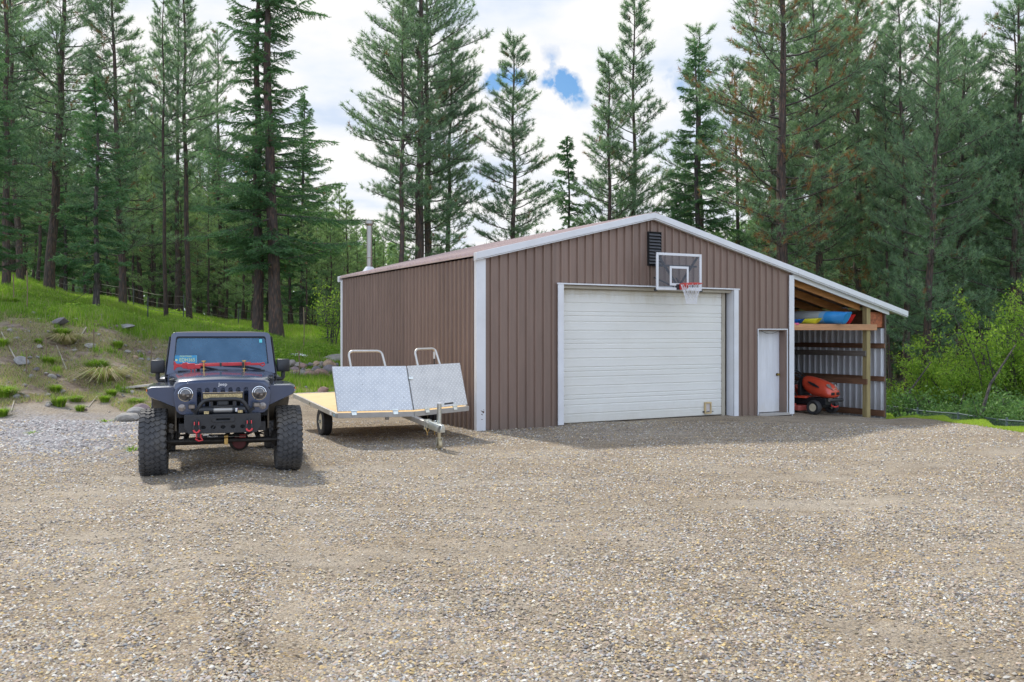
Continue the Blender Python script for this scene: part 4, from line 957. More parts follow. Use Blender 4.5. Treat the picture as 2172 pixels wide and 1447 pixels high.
# tub, doors, soft top
MB().loft([[(-x, y, .72), (x, y, .72), (x, y, 1.30), (x*.97, y, 1.34), (-x*.97, y, 1.34), (-x, y, 1.30)] for y, x in ((.72, .735), (1.2, .75), (2.95, .75), (3.0, .74))]).build('body', M_jeep, jp, smooth=True, autos=30)
for sg in (-1, 1):
    d = MB().bx(sg*.752, sg*.775, .80, 1.72, .80, 1.30).build('door', M_jeep, jp, bevel=.012)
    MB().bx(sg*.776, sg*.80, 1.55, 1.68, 1.16, 1.19).build('door_handle', M_blackp, d, bevel=.004)
    mb = MB(); mb.hexa([(sg*.745, .86, 1.345), (sg*.745, 1.70, 1.345), (sg*.75, 1.70, 1.345), (sg*.75, .86, 1.345)], [(sg*.695, 1.06, 1.85), (sg*.695, 1.70, 1.85), (sg*.70, 1.70, 1.85), (sg*.70, 1.06, 1.85)]); mb.build('window', M_wind, d)
    # mirror on a black arm, with the hinge and frame line behind it
    m = MB().tube([(sg*.77, .86, 1.235), (sg*.86, .86, 1.235), (sg*.875, .86, 1.26), (sg*.875, .86, 1.34)], .03, 8).build('mirror_arm', M_blackp, jp, smooth=True)
    MB().loft([[(sg*.875+x*k, y, 1.435+z*k2) for x, z in ((-.095, -.08), (-.08, -.095), (.08, -.095), (.095, -.08), (.095, .08), (.08, .095), (-.08, .095), (-.095, .08))] for y, k, k2 in ((.80, .8, .85), (.815, .97, .97), (.87, 1, 1), (.90, 1, 1))]).build('side_mirror', M_blackp, jp, smooth=True, autos=50)
    MB().tube([(sg*.765, .79, 1.12), (sg*.765, .80, 1.36), (sg*.715, 1.02, 1.86)], .016, 6).build('hinge_tube', M_black, jp)
    MB().box((sg*.748, .775, 1.29), (.03, .07, .035)).box((sg*.748, .775, 1.02), (.03, .07, .035)).build('hinge', M_black, jp, bevel=.004)
MB().loft([[(-x, y, zb), (x, y, zb), (x, y, z-.05), (x*.93, y, z-.012), (x*.6, y, z), (-x*.6, y, z), (-x*.93, y, z-.012), (-x, y, z-.05)] for y, x, z, zb in ((.985, .675, 1.905, 1.875), (1.02, .685, 1.925, 1.865), (1.6, .70, 1.945, 1.86), (2.6, .70, 1.94, 1.86), (2.9, .69, 1.90, 1.84))]).build('soft_top', M_soft, jp, smooth=True, autos=45)
mb = MB()
for sg in (-1, 1): mb.hexa([(sg*.748, 1.705, 1.341), (sg*.748, 2.98, 1.341), (sg*.71, 2.98, 1.341), (sg*.71, 1.705, 1.341)], [(sg*.70, 1.705, 1.86), (sg*.69, 2.88, 1.86), (sg*.66, 2.88, 1.86), (sg*.67, 1.705, 1.86)])
mb.v and MB().hexa(mb.v[0:4], mb.v[4:8]).build('side_curtain', M_soft, jp); MB().hexa(mb.v[8:12], mb.v[12:16]).build('side_curtain', M_soft, jp)
mb = MB().hexa([(-.70, 2.95, 1.341), (.70, 2.95, 1.341), (.70, 2.98, 1.341), (-.70, 2.98, 1.341)], [(-.65, 2.87, 1.84), (.65, 2.87, 1.84), (.65, 2.89, 1.84), (-.65, 2.89, 1.84)]); mb.build('rear_window', M_wind, jp)
# fenders
for sg in (-1, 1):
    def fr(y, pts): return [(sg*x, y, z) for x, z in pts]
    MB().loft([fr(-.40, [(.60, 1.205), (.88, 1.205), (.925, 1.185), (.935, 1.13), (.90, 1.085), (.60, .945)]),
               fr(-.36, [(.60, 1.22), (.89, 1.215), (.94, 1.195), (.95, 1.13), (.91, 1.075), (.60, .935)]),
               fr(-.30, [(.62, 1.225), (.89, 1.22), (.945, 1.20), (.95, 1.15), (.93, 1.13), (.62, 1.12)]),
               fr(.35, [(.66, 1.235), (.89, 1.225), (.945, 1.205), (.95, 1.155), (.93, 1.14), (.66, 1.14)]),
               fr(.58, [(.70, 1.17), (.89, 1.15), (.945, 1.13), (.95, 1.07), (.93, 1.06), (.70, 1.08)]),
               fr(.75, [(.74, .95), (.89, .93), (.94, .92), (.945, .87), (.93, .86), (.74, .88)])]).build('front_fender', M_jeep, jp, smooth=True, autos=45)
    MB().box((sg*.945, -.36, 1.165), (.012, .06, .025)).build('marker_light', pm('amber_marker', (.7, .22, .05), .3), jp)
    mb = MB(); mb.hexa([(sg*.60, .30, .66), (sg*.91, .45, .66), (sg*.91, .47, .66), (sg*.60, .32, .66)], [(sg*.60, .20, 1.12), (sg*.91, .30, 1.13), (sg*.91, .32, 1.13), (sg*.60, .22, 1.12)]); mb.build('inner_liner', M_liner, jp)
    MB().bx(sg*.58, sg*.60, -.34, .7, .62, 1.12).build('inner_fender', M_liner, jp)
    MB().loft([fr(y, [(.75, z), (.90, z-.01), (.935, z-.04), (.93, z-.08), (.75, z-.08)]) for y, z in ((1.86, .95), (2.0, 1.15), (2.15, 1.235), (2.7, 1.235), (2.86, 1.13), (2.98, .95))]).build('rear_fender', M_jeep, jp, smooth=True, autos=45)
MB().bx(-.70, .70, 2.0, 2.2, .55, .8).build('fuel_tank', M_black, jp); MB().bx(-.55, -.42, -.4, 3.0, .60, .72).bx(.42, .55, -.4, 3.0, .60, .72).build('chassis_rail', M_black, jp)
MB().bx(-.7, .7, .75, 1.9, .71, .719).build('floor_pan', M_black, jp)
# bumper with real holes, side returns
bo = [(-.47, .855), (.47, .855), (.475, .70), (.42, .615), (-.42, .615), (-.475, .70)]
bp = plate('front_bumper', bo, [circle(x*.122, .692, .026, 18, 1.25) for x in (-2, -1, 0, 1, 2)]+[rrect(0, .792, .17, .024, .011)], .012, M_black, jp, (0, -.70, 0), bev=.003)
MB().bx(-.47, .47, -.69, -.46, .846, .856).bx(-.475, -.465, -.69, -.46, .70, .845).bx(.465, .475, -.69, -.46, .70, .845).bx(-.42, .42, -.60, -.46, .62, .84).build('bumper_box', M_black, jp, bevel=.003)
fl = plate('fairlead', rrect(0, .792, .285, .062, .03), [rrect(0, .792, .185, .030, .014)], .016, M_black, jp, (0, -.714, 0), bev=.003)
MB().tube([(.092*math.cos(a)*1.0, -.724, .792+.015*math.sin(a)) for a in np.linspace(0, 2*math.pi, 21)[:-1]], .004, 5, closed=True).build('fairlead_lip', M_alu, fl)
for sg in (-1, 1): MB().cyl((sg*.122, -.722, .792), (sg*.122, -.732, .792), .008, 8).build('bolt', M_chrome, fl)
MB().beam((-.07, -.712, .775), (-.16, -.712, .63), .012, .02, (0, 1, 0)).build('winch_strap', M_black, jp)
for sg in (-1, 1):
    x = sg*.325
    b = MB().bx(x-.012, x+.012, -.78, -.70, .735, .80).build('shackle_mount', M_black, jp, bevel=.004)
    k = MB().tube([(x-.026, -.765, .775), (x-.028, -.78, .73), (x-.040, -.785, .68), (x-.026, -.785, .648), (x, -.785, .636), (x+.026, -.785, .648), (x+.040, -.785, .68), (x+.028, -.78, .73), (x+.026, -.765, .775)], .011, 8).build('shackle', M_black, jp, smooth=True)
    MB().tube([(x-.038, -.786, .672), (x-.026, -.786, .648), (x, -.786, .636), (x+.026, -.786, .648), (x+.038, -.786, .672)], .012, 8).build('isolator', M_redrub, k, smooth=True)
    MB().bx(x-.032, x-.02, -.795, -.755, .735, .775).build('washer', M_redrub, k); MB().bx(x+.02, x+.032, -.795, -.755, .735, .775).build('washer', M_redrub, k)
hk = MB().box((-.30, -.79, .595), (.07, .03, .05)).tube([(-.27, -.79, .57), (-.25, -.79, .54), (-.30, -.79, .53), (-.34, -.79, .56)], .012, 6).build('winch_hook', M_red, jp, bevel=.01)
MB().box((-.30, -.81, .60), (.035, .03, .05)).build('hook_block', M_black, hk, bevel=.008)
MB().tube([(-.18, -.76, .60), (-.25, -.785, .60)], .008, 6).tube([(-.35, -.785, .60), (-.39, -.74, .605)], .008, 6).build('wire_rope', M_alu, hk)
# hoop, winch and lamps
MB().tube([(-.345, -.60, .85), (-.325, -.605, .90), (-.27, -.61, .99), (-.225, -.61, 1.032), (-.16, -.61, 1.045), (.16, -.61, 1.045), (.225, -.61, 1.032), (.27, -.61, .99), (.325, -.605, .90), (.345, -.60, .85)], .026, 12).build('bumper_hoop', M_black, jp, smooth=True)
mb = MB()
for sg in (-1, 1): mb.beam((sg*.14, -.59, .86), (sg*.14, -.60, 1.03), .03, .02, (0, 1, 0))
mb.build('hoop_brace', M_black, jp)
MB().cyl((-.30, -.58, .905), (-.12, -.58, .905), .052, 18).cyl((.12, -.58, .905), (.28, -.58, .905), .052, 18).bx(-.12, .12, -.62, -.54, .945, .965).build('winch', M_black, jp, smooth=True)
MB().cyl((-.118, -.58, .905), (.118, -.58, .905), .036, 16).build('rope_drum', M_alud, jp, smooth=True)
MB().box((.17, -.637, .905), (.03, .004, .045)).build('winch_label', M_flagw, jp); MB().box((.185, -.641, .905), (.012, .003, .035)).build('winch_label', M_red, jp)
MB().box((0, -.57, 1.005), (.13, .10, .075)).build('control_box', M_blackp, jp, bevel=.01)
lb = MB().box((0, -.50, 1.088), (.50, .06, .078)).build('light_bar', M_black, jp, bevel=.006)
MB().box((0, -.533, 1.084), (.49, .005, .056)).build('led_panel', M_led, lb)
MB().box((0, -.50, 1.132), (.505, .066, .008)).build('top_fin', M_chrome, lb)
for x in (-.255, .255): MB().box((x, -.50, 1.08), (.008, .06, .09)).build('end_cap', M_black, lb)
for x, z, s_, yw in ((-.385, .965, .085, 0), (.415, .97, .085, -.25), (-.205, .885, .072, 0), (.215, .89, .072, 0)):
    l = MB().box((x, -.655, z), (s_, .05, s_*.75), (0, 0, yw)).build('cube_lamp', M_black, jp, bevel=.006)
    MB().box((x+(.008 if yw else 0), -.683, z-.003), (s_*.82, .004, s_*.5), (0, 0, yw)).build('led_panel', M_led if z < .9 else M_lens, l)
for sg in (-1, 1): MB().beam((sg*.335, -.62, .88), (sg*.39, -.64, .93), .04, .02, (0, 1, 0)).build('lamp_bracket', M_black, jp)
# front axle, steering, coils
MB().cyl((-.78, .02, .43), (.78, .02, .43), .042, 16).build('front_axle', M_undr, jp, smooth=True)
df = MB().lathe([(.02, -.17), (.09, -.165), (.125, -.12), (.135, -.05), (.11, .05), (.05, .12)], (.22, .06, .42), 'y', 22).build('differential', M_undr, jp, smooth=True)
MB().lathe([(.01, -.185), (.085, -.18), (.095, -.165)], (.22, .06, .42), 'y', 18).build('differential_cover', pm('grimy_red', (.09, .016, .014), .7), df, smooth=True)
MB().cyl((-.76, -.20, .47), (.76, -.18, .45), .022, 12).build('tie_rod', M_undr, jp, smooth=True)
MB().tube([(-.70, -.17, .46), (-.3, -.16, .50), (.3, -.10, .52), (.5, -.05, .60)], .02, 10).build('drag_link', M_undr, jp, smooth=True)
sb = MB().cyl((-.30, -.24, .525), (.02, -.24, .52), .03, 14).build('steering_damper', M_black, jp, smooth=True)
text('FALCON', .03, M_flagw, sb, (-.13, -.272, .525), (R(90), 0, 0), 'lettering', .0006, 1.1)
MB().cyl((.02, -.24, .52), (.07, -.24, .52), .034, 14).build('damper_collar', M_gold, sb, smooth=True); MB().cyl((.07, -.24, .52), (.30, -.24, .515), .009, 8).build('damper_rod', M_chrome, sb, smooth=True)
MB().box((.045, -.235, .455), (.05, .05, .09)).build('damper_clamp', M_gold, jp, bevel=.005)
MB().box((.26, -.22, .515), (.09, .05, .05)).build('steering_bracket', pm('dull_red', (.22, .02, .02), .5), jp, bevel=.01)
for sg in (-1, 1):
    x = sg*.50
    MB().tube([(x+.062*math.cos(a), -.02+.062*math.sin(a), .50+.34*a/(2*math.pi*6)) for a in np.linspace(0, 2*math.pi*6, 90)], .010, 6).build('coil_spring', M_undr, jp, smooth=True)
    MB().cyl((sg*.60, .06, .40), (sg*.56, .08, .95), .032, 12).build('shock_absorber', M_undr, jp, smooth=True)
    MB().beam((sg*.48, 0, .46), (sg*.42, .85, .62), .05, .05).build('control_arm', M_undr, jp); MB().tube([(sg*.55, -.20, .52), (sg*.55, -.22, .80)], .012, 6).build('sway_link', M_undr, jp)
    MB().lathe([(.05, -.05), (.10, -.03), (.12, .0), (.10, .04)], (sg*.70, 0, TR), 'x', 18).build('knuckle', M_undr, jp, smooth=True)
MB().cyl((-.78, WB, .43), (.78, WB, .43), .045, 14).lathe([(.02, -.14), (.12, -.1), (.12, .1), (.03, .2)], (0, WB, .43), 'y', 16).build('rear_axle', M_undr, jp, smooth=True)
MB().tube([(.10, .2, .46), (.02, 1.0, .55), (0, WB-.2, .5)], .03, 8).build('drive_shaft', M_undr, jp, smooth=True)
# high-lift jack strapped across the hood
hj = thing('lift_jack', 'red high-lift jack mounted across the hood in front of the windscreen', 'jack', jp.matrix_basis @ Vector((0, 0, 0)), R(18.5))
yj, zj = .56, 1.455
MB().beam((-.50, yj, zj), (.62, yj, zj+.012), .03, .034).build('bar', M_red, hj, bevel=.004)
MB().loft([[(x, yj-.02, zj-h), (x, yj+.03, zj-h), (x, yj+.03, zj+h), (x, yj-.02, zj+h)] for x, h in ((-.735, .07), (-.72, .06), (-.69, .025), (-.62, .018), (-.60, .04), (-.54, .045), (-.50, .03))]).build('base_foot', M_red, hj, bevel=.004)
mb = MB().box((-.47, yj-.02, zj-.01), (.12, .07, .085)).box((-.38, yj-.02, zj-.015), (.10, .06, .06)).box((-.47, yj-.03, zj-.075), (.02, .03, .06)).box((-.42, yj-.03, zj-.07), (.02, .03, .05)); mb.build('lifting_mechanism', M_red, hj, bevel=.006)
MB().tube([(.60, yj-.025, zj), (.64, yj-.025, zj-.02), (.67, yj-.025, zj+.005), (.66, yj-.025, zj+.03), (.62, yj-.025, zj+.02)], .012, 6).build('top_clevis', M_red, hj, smooth=True)
MB().tube([(-.35, yj+.03, zj+.022), (.45, yj+.03, zj+.032)], .009, 8).build('handle', M_red, hj, smooth=True)
MB().box((-.02, yj, zj+.006), (.03, .05, .055)).build('strap', M_black, hj)
for x in (-.28, .345):
    MB().cyl((x, yj-.02, 1.375), (x, yj-.02, zj+.06), .011, 8).cyl((x, yj-.02, zj+.05), (x, yj-.02, zj+.068), .035, 12).cyl((x, yj-.02, zj-.055), (x, yj-.02, zj-.045), .035, 12).build('mount_bolt', M_gold, hj, smooth=True)
    MB().cyl((x+.04, yj-.02, 1.375), (x+.04, yj-.02, 1.40), .022, 10).build('mount_foot', M_rubberd, hj)
MB().box((.33, yj-.03, zj), (.035, .06, .08)).build('strap', M_black, hj)
hj.rotation_euler = jp.rotation_euler; hj.location = jp.location; hj.scale = (.88, 1, 1)

# ------------------------------------------------------------------ conifers
def tubes_np(chains, n):
    # many thin tapered tubes at once: chains = list of (pts (m,3), radii (m,))
    V = []; F = []; o = 0
    for pts, rad in chains:
        pts = np.asarray(pts, float); m = len(pts); T = np.gradient(pts, axis=0); T /= np.linalg.norm(T, axis=1)[:, None]+1e-9
        ref = np.array([0, 0, 1.]) if abs(T[0, 2]) < .9 else np.array([1., 0, 0]); U = np.cross(T, ref); U /= np.linalg.norm(U, axis=1)[:, None]+1e-9; Wv = np.cross(T, U)
        a = np.arange(n)*2*np.pi/n
        P = pts[:, None, :]+(U[:, None, :]*np.cos(a)[None, :, None]+Wv[:, None, :]*np.sin(a)[None, :, None])*np.asarray(rad)[:, None, None]
        V.append(P.reshape(-1, 3)); i = np.arange(m-1)[:, None]*n; k = np.arange(n)[None, :]; k2 = (k+1) % n
        F.append(np.stack([i+k, i+k2, i+n+k2, i+n+k], 2).reshape(-1, 4)+o); o += m*n
    return np.concatenate(V), np.concatenate(F)
def unit(v): return v/(np.linalg.norm(v, axis=-1, keepdims=True)+1e-9)
def needles(P, Dr, K, ln, wd, spread, r, bright, brown):
    T = len(P); d = unit(Dr[:, None, :]*1.0+r.randn(T, K, 3)*spread); l = ln*(.7+.5*r.rand(T, K, 1))
    side = unit(np.cross(d, r.randn(T, K, 3))); b = P[:, None, :]-Dr[:, None, :]*r.rand(T, K, 1)*ln*.7
    V = np.stack([b-side*wd/2, b+side*wd/2, b+d*l], 2).reshape(-1, 3); F = np.arange(len(V)).reshape(-1, 3)
    br = np.clip(bright[:, None]+r.randn(T, K)*.16, 0, 1); bw = np.clip(np.repeat(brown[:, None], K, 1)+0*br, 0, 1)
    C = np.repeat(np.stack([br, bw, 0*br], 2).reshape(-1, 3), 3, 0); return V, F, C
def trunk_path(H_, r, lean, bend, r0):
    z = np.linspace(-.4, H_, 18); t = np.clip(z/H_, 0, 1)
    p = np.stack([lean[0]*t+bend*np.sin(t*3.1)*.5+.04*np.sin(z*1.3+r.rand()*6), lean[1]*t+.04*np.cos(z*1.1), z], 1)
    rad = r0*(1-t)**.8*(1+.35*np.exp(-np.maximum(z, 0)*1.6))+.012
    return p, rad
def conifer(kind, label, H_, cb, Rm, seed, r0=.2, lean=(0, 0), bend=0., nb=70, prof='cone', brown=.02, dens=1.0, dead=.5, mat=None, bark=None, tier=1.0):
    r = np.random.RandomState(seed); P, rad = trunk_path(H_, r, lean, bend, r0)
    def tp(z): return np.array([np.interp(z, P[:, 2], P[:, 0]), np.interp(z, P[:, 2], P[:, 1]), z])
    chains = []; tp_, td, tb, tw = [], [], [], []; fp, fd, fs_, fb = [], [], [], []
    z = H_*.10; ang = r.rand()*6
    while z < H_*.985:
        t = (z-cb*H_)/(H_-cb*H_); isd = t < 0
        ang += 2.4+r.randn()*.4
        if kind == 'pine': step = (H_*(1-cb)/nb)*(1.0 if not isd else 1.6)
        else: step = (H_*(1-cb)/nb)
        z += step*(.6+.8*r.rand())
        if z >= H_*.985: break
        t = (z-cb*H_)/(H_-cb*H_); isd = t < 0
        if isd and r.rand() > dead: continue
        tt = np.clip(t, 0, 1)
        if prof == 'cone': L = Rm*((1-tt)**.8*min(1, .55+1.6*tt)+.06)
        elif prof == 'column': L = Rm*((1-tt)**.5*min(1, .5+2.5*tt)*(.8+.3*np.sin(tt*9+seed))+.05)
        else: L = Rm*((1-tt**2.2)*min(1, .45+1.5*tt)+.05)
        L *= (.5+.7*r.rand()) if r.rand() < .85 else .3
        if isd: L = Rm*(.25+.5*r.rand())
        h = np.array([np.cos(ang), np.sin(ang), 0.]); b0 = tp(z)
        el = (-.12+.85*tt**1.3 if kind == 'pine' else -.26+.75*tt**1.5)+r.randn()*(.12 if kind == 'pine' else .2)
        cu = (.30 if kind == 'pine' else .22)*(1-.4*tt)+r.randn()*.05
        if isd: el -= .12; cu = .0
        s = np.linspace(0, 1, 6)[:, None]
        kink = np.cumsum(r.randn(6, 3)*.03*L, 0)*s
        pts = b0+h*L*s*np.cos(el*.6)+np.array([0, 0, 1.])*(L*(np.sin(el)*s+cu*s*s))+kink
        br0 = max(.012, min(.2*r0+.008, .011*L+.006))
        chains.append((pts, br0*(1-s[:, 0]*.8)))
        perp = np.array([-h[1], h[0], 0])
        def along(q): return np.array([np.interp(q, s[:, 0], pts[:, k]) for k in range(3)])
        if kind == 'pine':
            ns = int((4 if isd else 5+L*3.9)*dens)
            for k in range(ns):
                q = .22+.76*(k+r.rand()*.7)/max(ns, 1); sg = 1 if k % 2 else -1; a = along(q)
                l = (L*.44*(1.2-q)+.26)*(.7+.6*r.rand()); d = unit(h*(.75+.3*r.rand())+perp*sg*(.55+.5*r.rand())+np.array([0, 0, .15+.35*r.rand()+.3*tt]))
                u = np.linspace(0, 1, 3)[:, None]; sp = a+d*l*u+np.array([0, 0, .18*l])*u*u
                chains.append((sp, np.array([.010, .008, .005])))
                if isd: continue
                nt = max(2, int(l/.26)); brn = 1. if r.rand() < brown else 0.
                if r.rand() < .10: continue
                for j in range(nt):
                    f = 1-j*.85/nt; tp_.append(a+d*l*f+np.array([0, 0, .18*l*f*f])+r.randn(3)*.03); td.append(unit(d+np.array([0, 0, .45])+r.randn(3)*.25)); tw.append(brn if r.rand() < .75 else 0)
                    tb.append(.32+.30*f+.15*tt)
            if not isd:
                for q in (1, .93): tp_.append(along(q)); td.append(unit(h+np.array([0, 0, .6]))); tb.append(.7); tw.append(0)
        else:
            nt = int((5 if isd else 4+L/.115)*dens)
            for k in range(nt):
                q = .12+.88*(k+.5*r.rand())/nt
                for sg in (-1, 1):
                    if isd and r.rand() < .4: continue
                    a = along(q); l = (.16+L*.30*(1.08-q)*min(1, q*3))*(.75+.5*r.rand()); d = unit(h*(.65+.2*r.rand())+perp*sg*.8+np.array([0, 0, -.12-.25*r.rand()]))
                    if isd: chains.append((np.stack([a, a+d*l*.6]), np.array([.006, .003]))); continue
                    if l > .3: chains.append((np.stack([a, a+d*l*.5, a+d*l-np.array([0, 0, .06*l])]), np.array([.007, .005, .003])))
                    m = max(3, int(l/.075))
                    for j in range(m):
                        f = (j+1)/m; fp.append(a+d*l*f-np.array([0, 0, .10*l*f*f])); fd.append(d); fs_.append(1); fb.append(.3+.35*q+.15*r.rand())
            if not isd:
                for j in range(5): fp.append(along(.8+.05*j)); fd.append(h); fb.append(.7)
    name = {'pine': 'pine_tree', 'fir': 'fir_tree'}[kind]
    root = thing(name, label, 'tree')
    bv, bf = tubes_np([c for c in chains if len(c[0]) > 2], 4); tv, tf = tubes_np([(P, rad)], 12)
    tk = fast_mesh('trunk', np.concatenate([tv, bv]), np.concatenate([tf, bf+len(tv)]), None, bark or M_bark, root, smooth=True)
    tk.data.materials.append(M_barkg); tk.data.polygons.foreach_set('material_index', np.concatenate([np.zeros(len(tf)), np.ones(len(bf))]).astype(np.int32))
    # leader tufts
    if kind == 'pine':
        for k in range(6): tp_.append(tp(H_-.12*k)); td.append(np.array([r.randn()*.3, r.randn()*.3, 1.])); tb.append(.7); tw.append(0)
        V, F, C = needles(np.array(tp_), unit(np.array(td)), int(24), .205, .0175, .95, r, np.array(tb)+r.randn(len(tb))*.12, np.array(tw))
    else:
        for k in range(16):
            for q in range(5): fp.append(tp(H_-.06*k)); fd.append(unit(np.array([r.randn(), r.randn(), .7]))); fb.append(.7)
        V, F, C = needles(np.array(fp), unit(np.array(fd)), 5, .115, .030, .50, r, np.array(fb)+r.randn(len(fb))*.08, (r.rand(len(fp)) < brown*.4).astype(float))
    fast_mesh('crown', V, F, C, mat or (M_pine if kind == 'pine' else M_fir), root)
    root['_h'] = H_; return root
# mother trees; every one is also used once in place
P1 = conifer('pine', '', 19, .18, 3.3, 1, .22, (.5, 0), .3, 92, 'round', dens=1.0, dead=.8)
P2 = conifer('pine', '', 18, .24, 2.6, 2, .17, (.3, .2), -.2, 92, 'column', dens=1.0, dead=.8)
P3 = conifer('pine', '', 15, .14, 2.6, 3, .14, (0, 0), .1, 104, 'cone', dens=1.1)
P4 = conifer('pine', '', 18, .25, 3.7, 4, .24, (-.3, 0), .2, 84, 'round', brown=.36, dens=1.0, dead=.9)
P5 = conifer('pine', '', 17, .36, 2.0, 5, .13, (.4, 0), .3, 60, 'column', dens=.9, dead=.5)
P6 = conifer('pine', '', 17, .26, 3.7, 6, .22, (.2, 0), -.3, 80, 'round', dens=1.1, dead=.9)
F1 = conifer('fir', '', 18, .16, 3.2, 7, .20, (.1, 0), .25, 110, 'column', dens=.85, bark=M_bark)
F2 = conifer('fir', '', 9.0, .14, 1.9, 8, .10, (0, 0), .1, 75, 'cone', dens=1.0, bark=M_barkg)
F3 = conifer('fir', '', 14, .08, 2.7, 9, .16, (0, 0), .1, 125, 'cone', dens=1.0, bark=M_barkg)
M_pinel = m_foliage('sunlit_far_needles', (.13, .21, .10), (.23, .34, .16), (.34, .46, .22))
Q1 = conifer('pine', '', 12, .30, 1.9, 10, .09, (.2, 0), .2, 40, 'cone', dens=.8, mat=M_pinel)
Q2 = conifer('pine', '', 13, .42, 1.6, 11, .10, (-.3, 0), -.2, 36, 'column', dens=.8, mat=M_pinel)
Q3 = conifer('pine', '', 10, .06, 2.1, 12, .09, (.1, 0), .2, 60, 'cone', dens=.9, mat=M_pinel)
used = set()
def place(proto, px, Y, scale, label, group=None, rz=None, sx=1., lean=0., toppy=None, dz=0):
    x = (px-CXP)/FPX*Y; z = H(x, Y)-.05+dz
    if toppy is not None:
        h = CAMH-(toppy-YH)/FPX*Y-z; scale = h/proto['_h']
    if rz is None: rz = (px*.37) % 6.28
    k = (scale*sx, scale*sx, scale)
    if proto.name not in used and label:
        used.add(proto.name); o = proto; o.location = (x, Y, z); o.rotation_euler = (0, lean, rz); o.scale = k; o['label'] = label
        if group: o['group'] = group
        return o
    return dup(proto, (x, Y, z), rz, k, label, group, (0, lean))
TREES = [
 # proto, px, Y, scale, top(py) , width factor, lean, label
 (P2, 12, 40, .95, None, 1.0, 0, 'dark pine at the far left edge, its trunk cut by the photo border'),
 (P5, 45, 46, 1.0, None, 1.2, 0, 'slender dark pine just right of the edge pine, on top of the grassy bank'),
 (P1, 103, 43, 1.0, None, 1.0, .012, 'thick reddish pine trunk standing high on the left bank, second big one from left edge'),
 (F3, -25, 32, None, 60, 1.15, 0, 'dense green fir whose boughs reach in over the left photo edge'),
 (F2, 203, 33.5, None, 168, 1.05, 0, 'short fir with a pale grey trunk on the brow of the bank'),
 (P3, 262, 41, 1.12, None, 1.0, .045, 'pine leaning right with reddish bark, beside the grey trunked short fir'),
 (P5, 352, 39, .86, None, .75, 0, 'very thin dark pole pine left of the reddish trunk above the car'),
 (P6, 377, 52, 1.1, None, .62, 0, 'tall pine with bright reddish trunk above the car roof, left side'),
 (P5, 402, 40, 1.02, None, .9, -.005, 'straight dark slim pine directly above the left half of the car'),
 (F1, 549, 35.5, .98, None, 1.0, 0, 'left one of the two big trunks above the right side of the car'),
 (F1, 588, 35, 1.02, None, 1.18, .022, 'curved leaning fir trunk close behind the car, right one of the pair'),
 (P1, 883, 37, 1.02, None, .92, -.02, 'left main trunk of the big pine clump behind the shed roof'),
 (P6, 906, 39, 1.06, None, .80, 0, 'right main trunk of the big pine clump behind the shed roof'),
 (P5, 846, 35, .82, None, 1.0, 0, 'slim bare stemmed pine left of the big clump, right of the flue pipe'),
 (P2, 951, 40, None, 60, .9, 0, 'thin pine on the right side of the big clump behind the roof'),
 (P3, 1088, 38, None, 76, .98, 0, 'lone cone shaped pine standing free against the clouds above the roof'),
 (F2, 1204, 42, None, 292, .85, 0, 'small pointed fir between the lone pine and the tall pair'),
 (P3, 1290, 40, None, 112, .92, .0, 'shorter left pine of the pair right of the small fir'),
 (P3, 1344, 42, None, -6, .85, 0, 'taller right pine of the pair, reaching the top photo edge'),
 (F3, 1476, 40, None, 90, .92, 0, 'broad fir with grey green needles behind the roof peak'),
 (P5, 1500, 47, None, 55, 1.1, 0, 'slim pine top rising just behind the broad fir'),
 (P4, 1657, 33, 1.0, None, 1.0, 0, 'big pine with many rust brown needle clumps behind the shed'),
 (P6, 1738, 36, .98, None, .85, .006, 'thick trunked pine right of the brown needled one'),
 (P4, 1820, 38, .98, None, .85, .012, 'pine with some brown clumps, third thick trunk right of the roof peak'),
 (P2, 1568, 45, .9, None, .85, 0, 'slender pine half hidden left of the brown needled pine'),
 (P5, 1632, 48, 1.05, None, 1.1, 0, 'thin dark pole stem between roof line and brown needled pine'),
 (P5, 1891, 34, .88, None, .6, 0, 'very thin dark stem rising beside the lean-to eave'),
 (P2, 1926, 34, .96, None, .9, .01, 'dark straight pine trunk just right of the lean-to'),
 (P1, 1950, 31, .84, None, .82, .02, 'grey trunk leaning slightly, right of the dark one by the lean-to'),
 (P6, 2036, 36, .95, None, .85, .004, 'thickest grey trunk rising out of the green thicket at right'),
 (P5, 2013, 38, 1.0, None, .9, 0, 'slim trunk just left of the thick grey one in the thicket'),
 (P2, 2078, 40, .98, None, .9, 0, 'slim pine right of the thick grey trunk in the thicket'),
 (P5, 2140, 34, .98, None, 1.1, -.004, 'left one of two dark trunks at the right photo edge'),
 (P1, 2158, 34, .96, None, .9, 0, 'right one of two dark trunks at the right photo edge'),
 (P2, 1788, 42, 1.0, None, .9, 0, 'slim dark trunk behind the lean-to roof, between two thick pines'),
 (P6, 2220, 36, 1.0, None, .95, 0, 'pine crown hanging in from beyond the right photo edge'),
 (P5, 300, 60, 1.0, None, 1.2, 0, 'middle distance pine between the leaning pine and the pole pine'),
 (P1, 470, 58, 1.0, None, .75, 0, 'tall middle distance pine filling the gap above the windscreen'),
]
for p, px, Y, s_, top, sx, ln, lab in TREES: place(p, px, Y, s_ or 1, lab, 'individual conifers around the yard', sx=sx, lean=ln, toppy=top)
rr_ = random.Random(77)
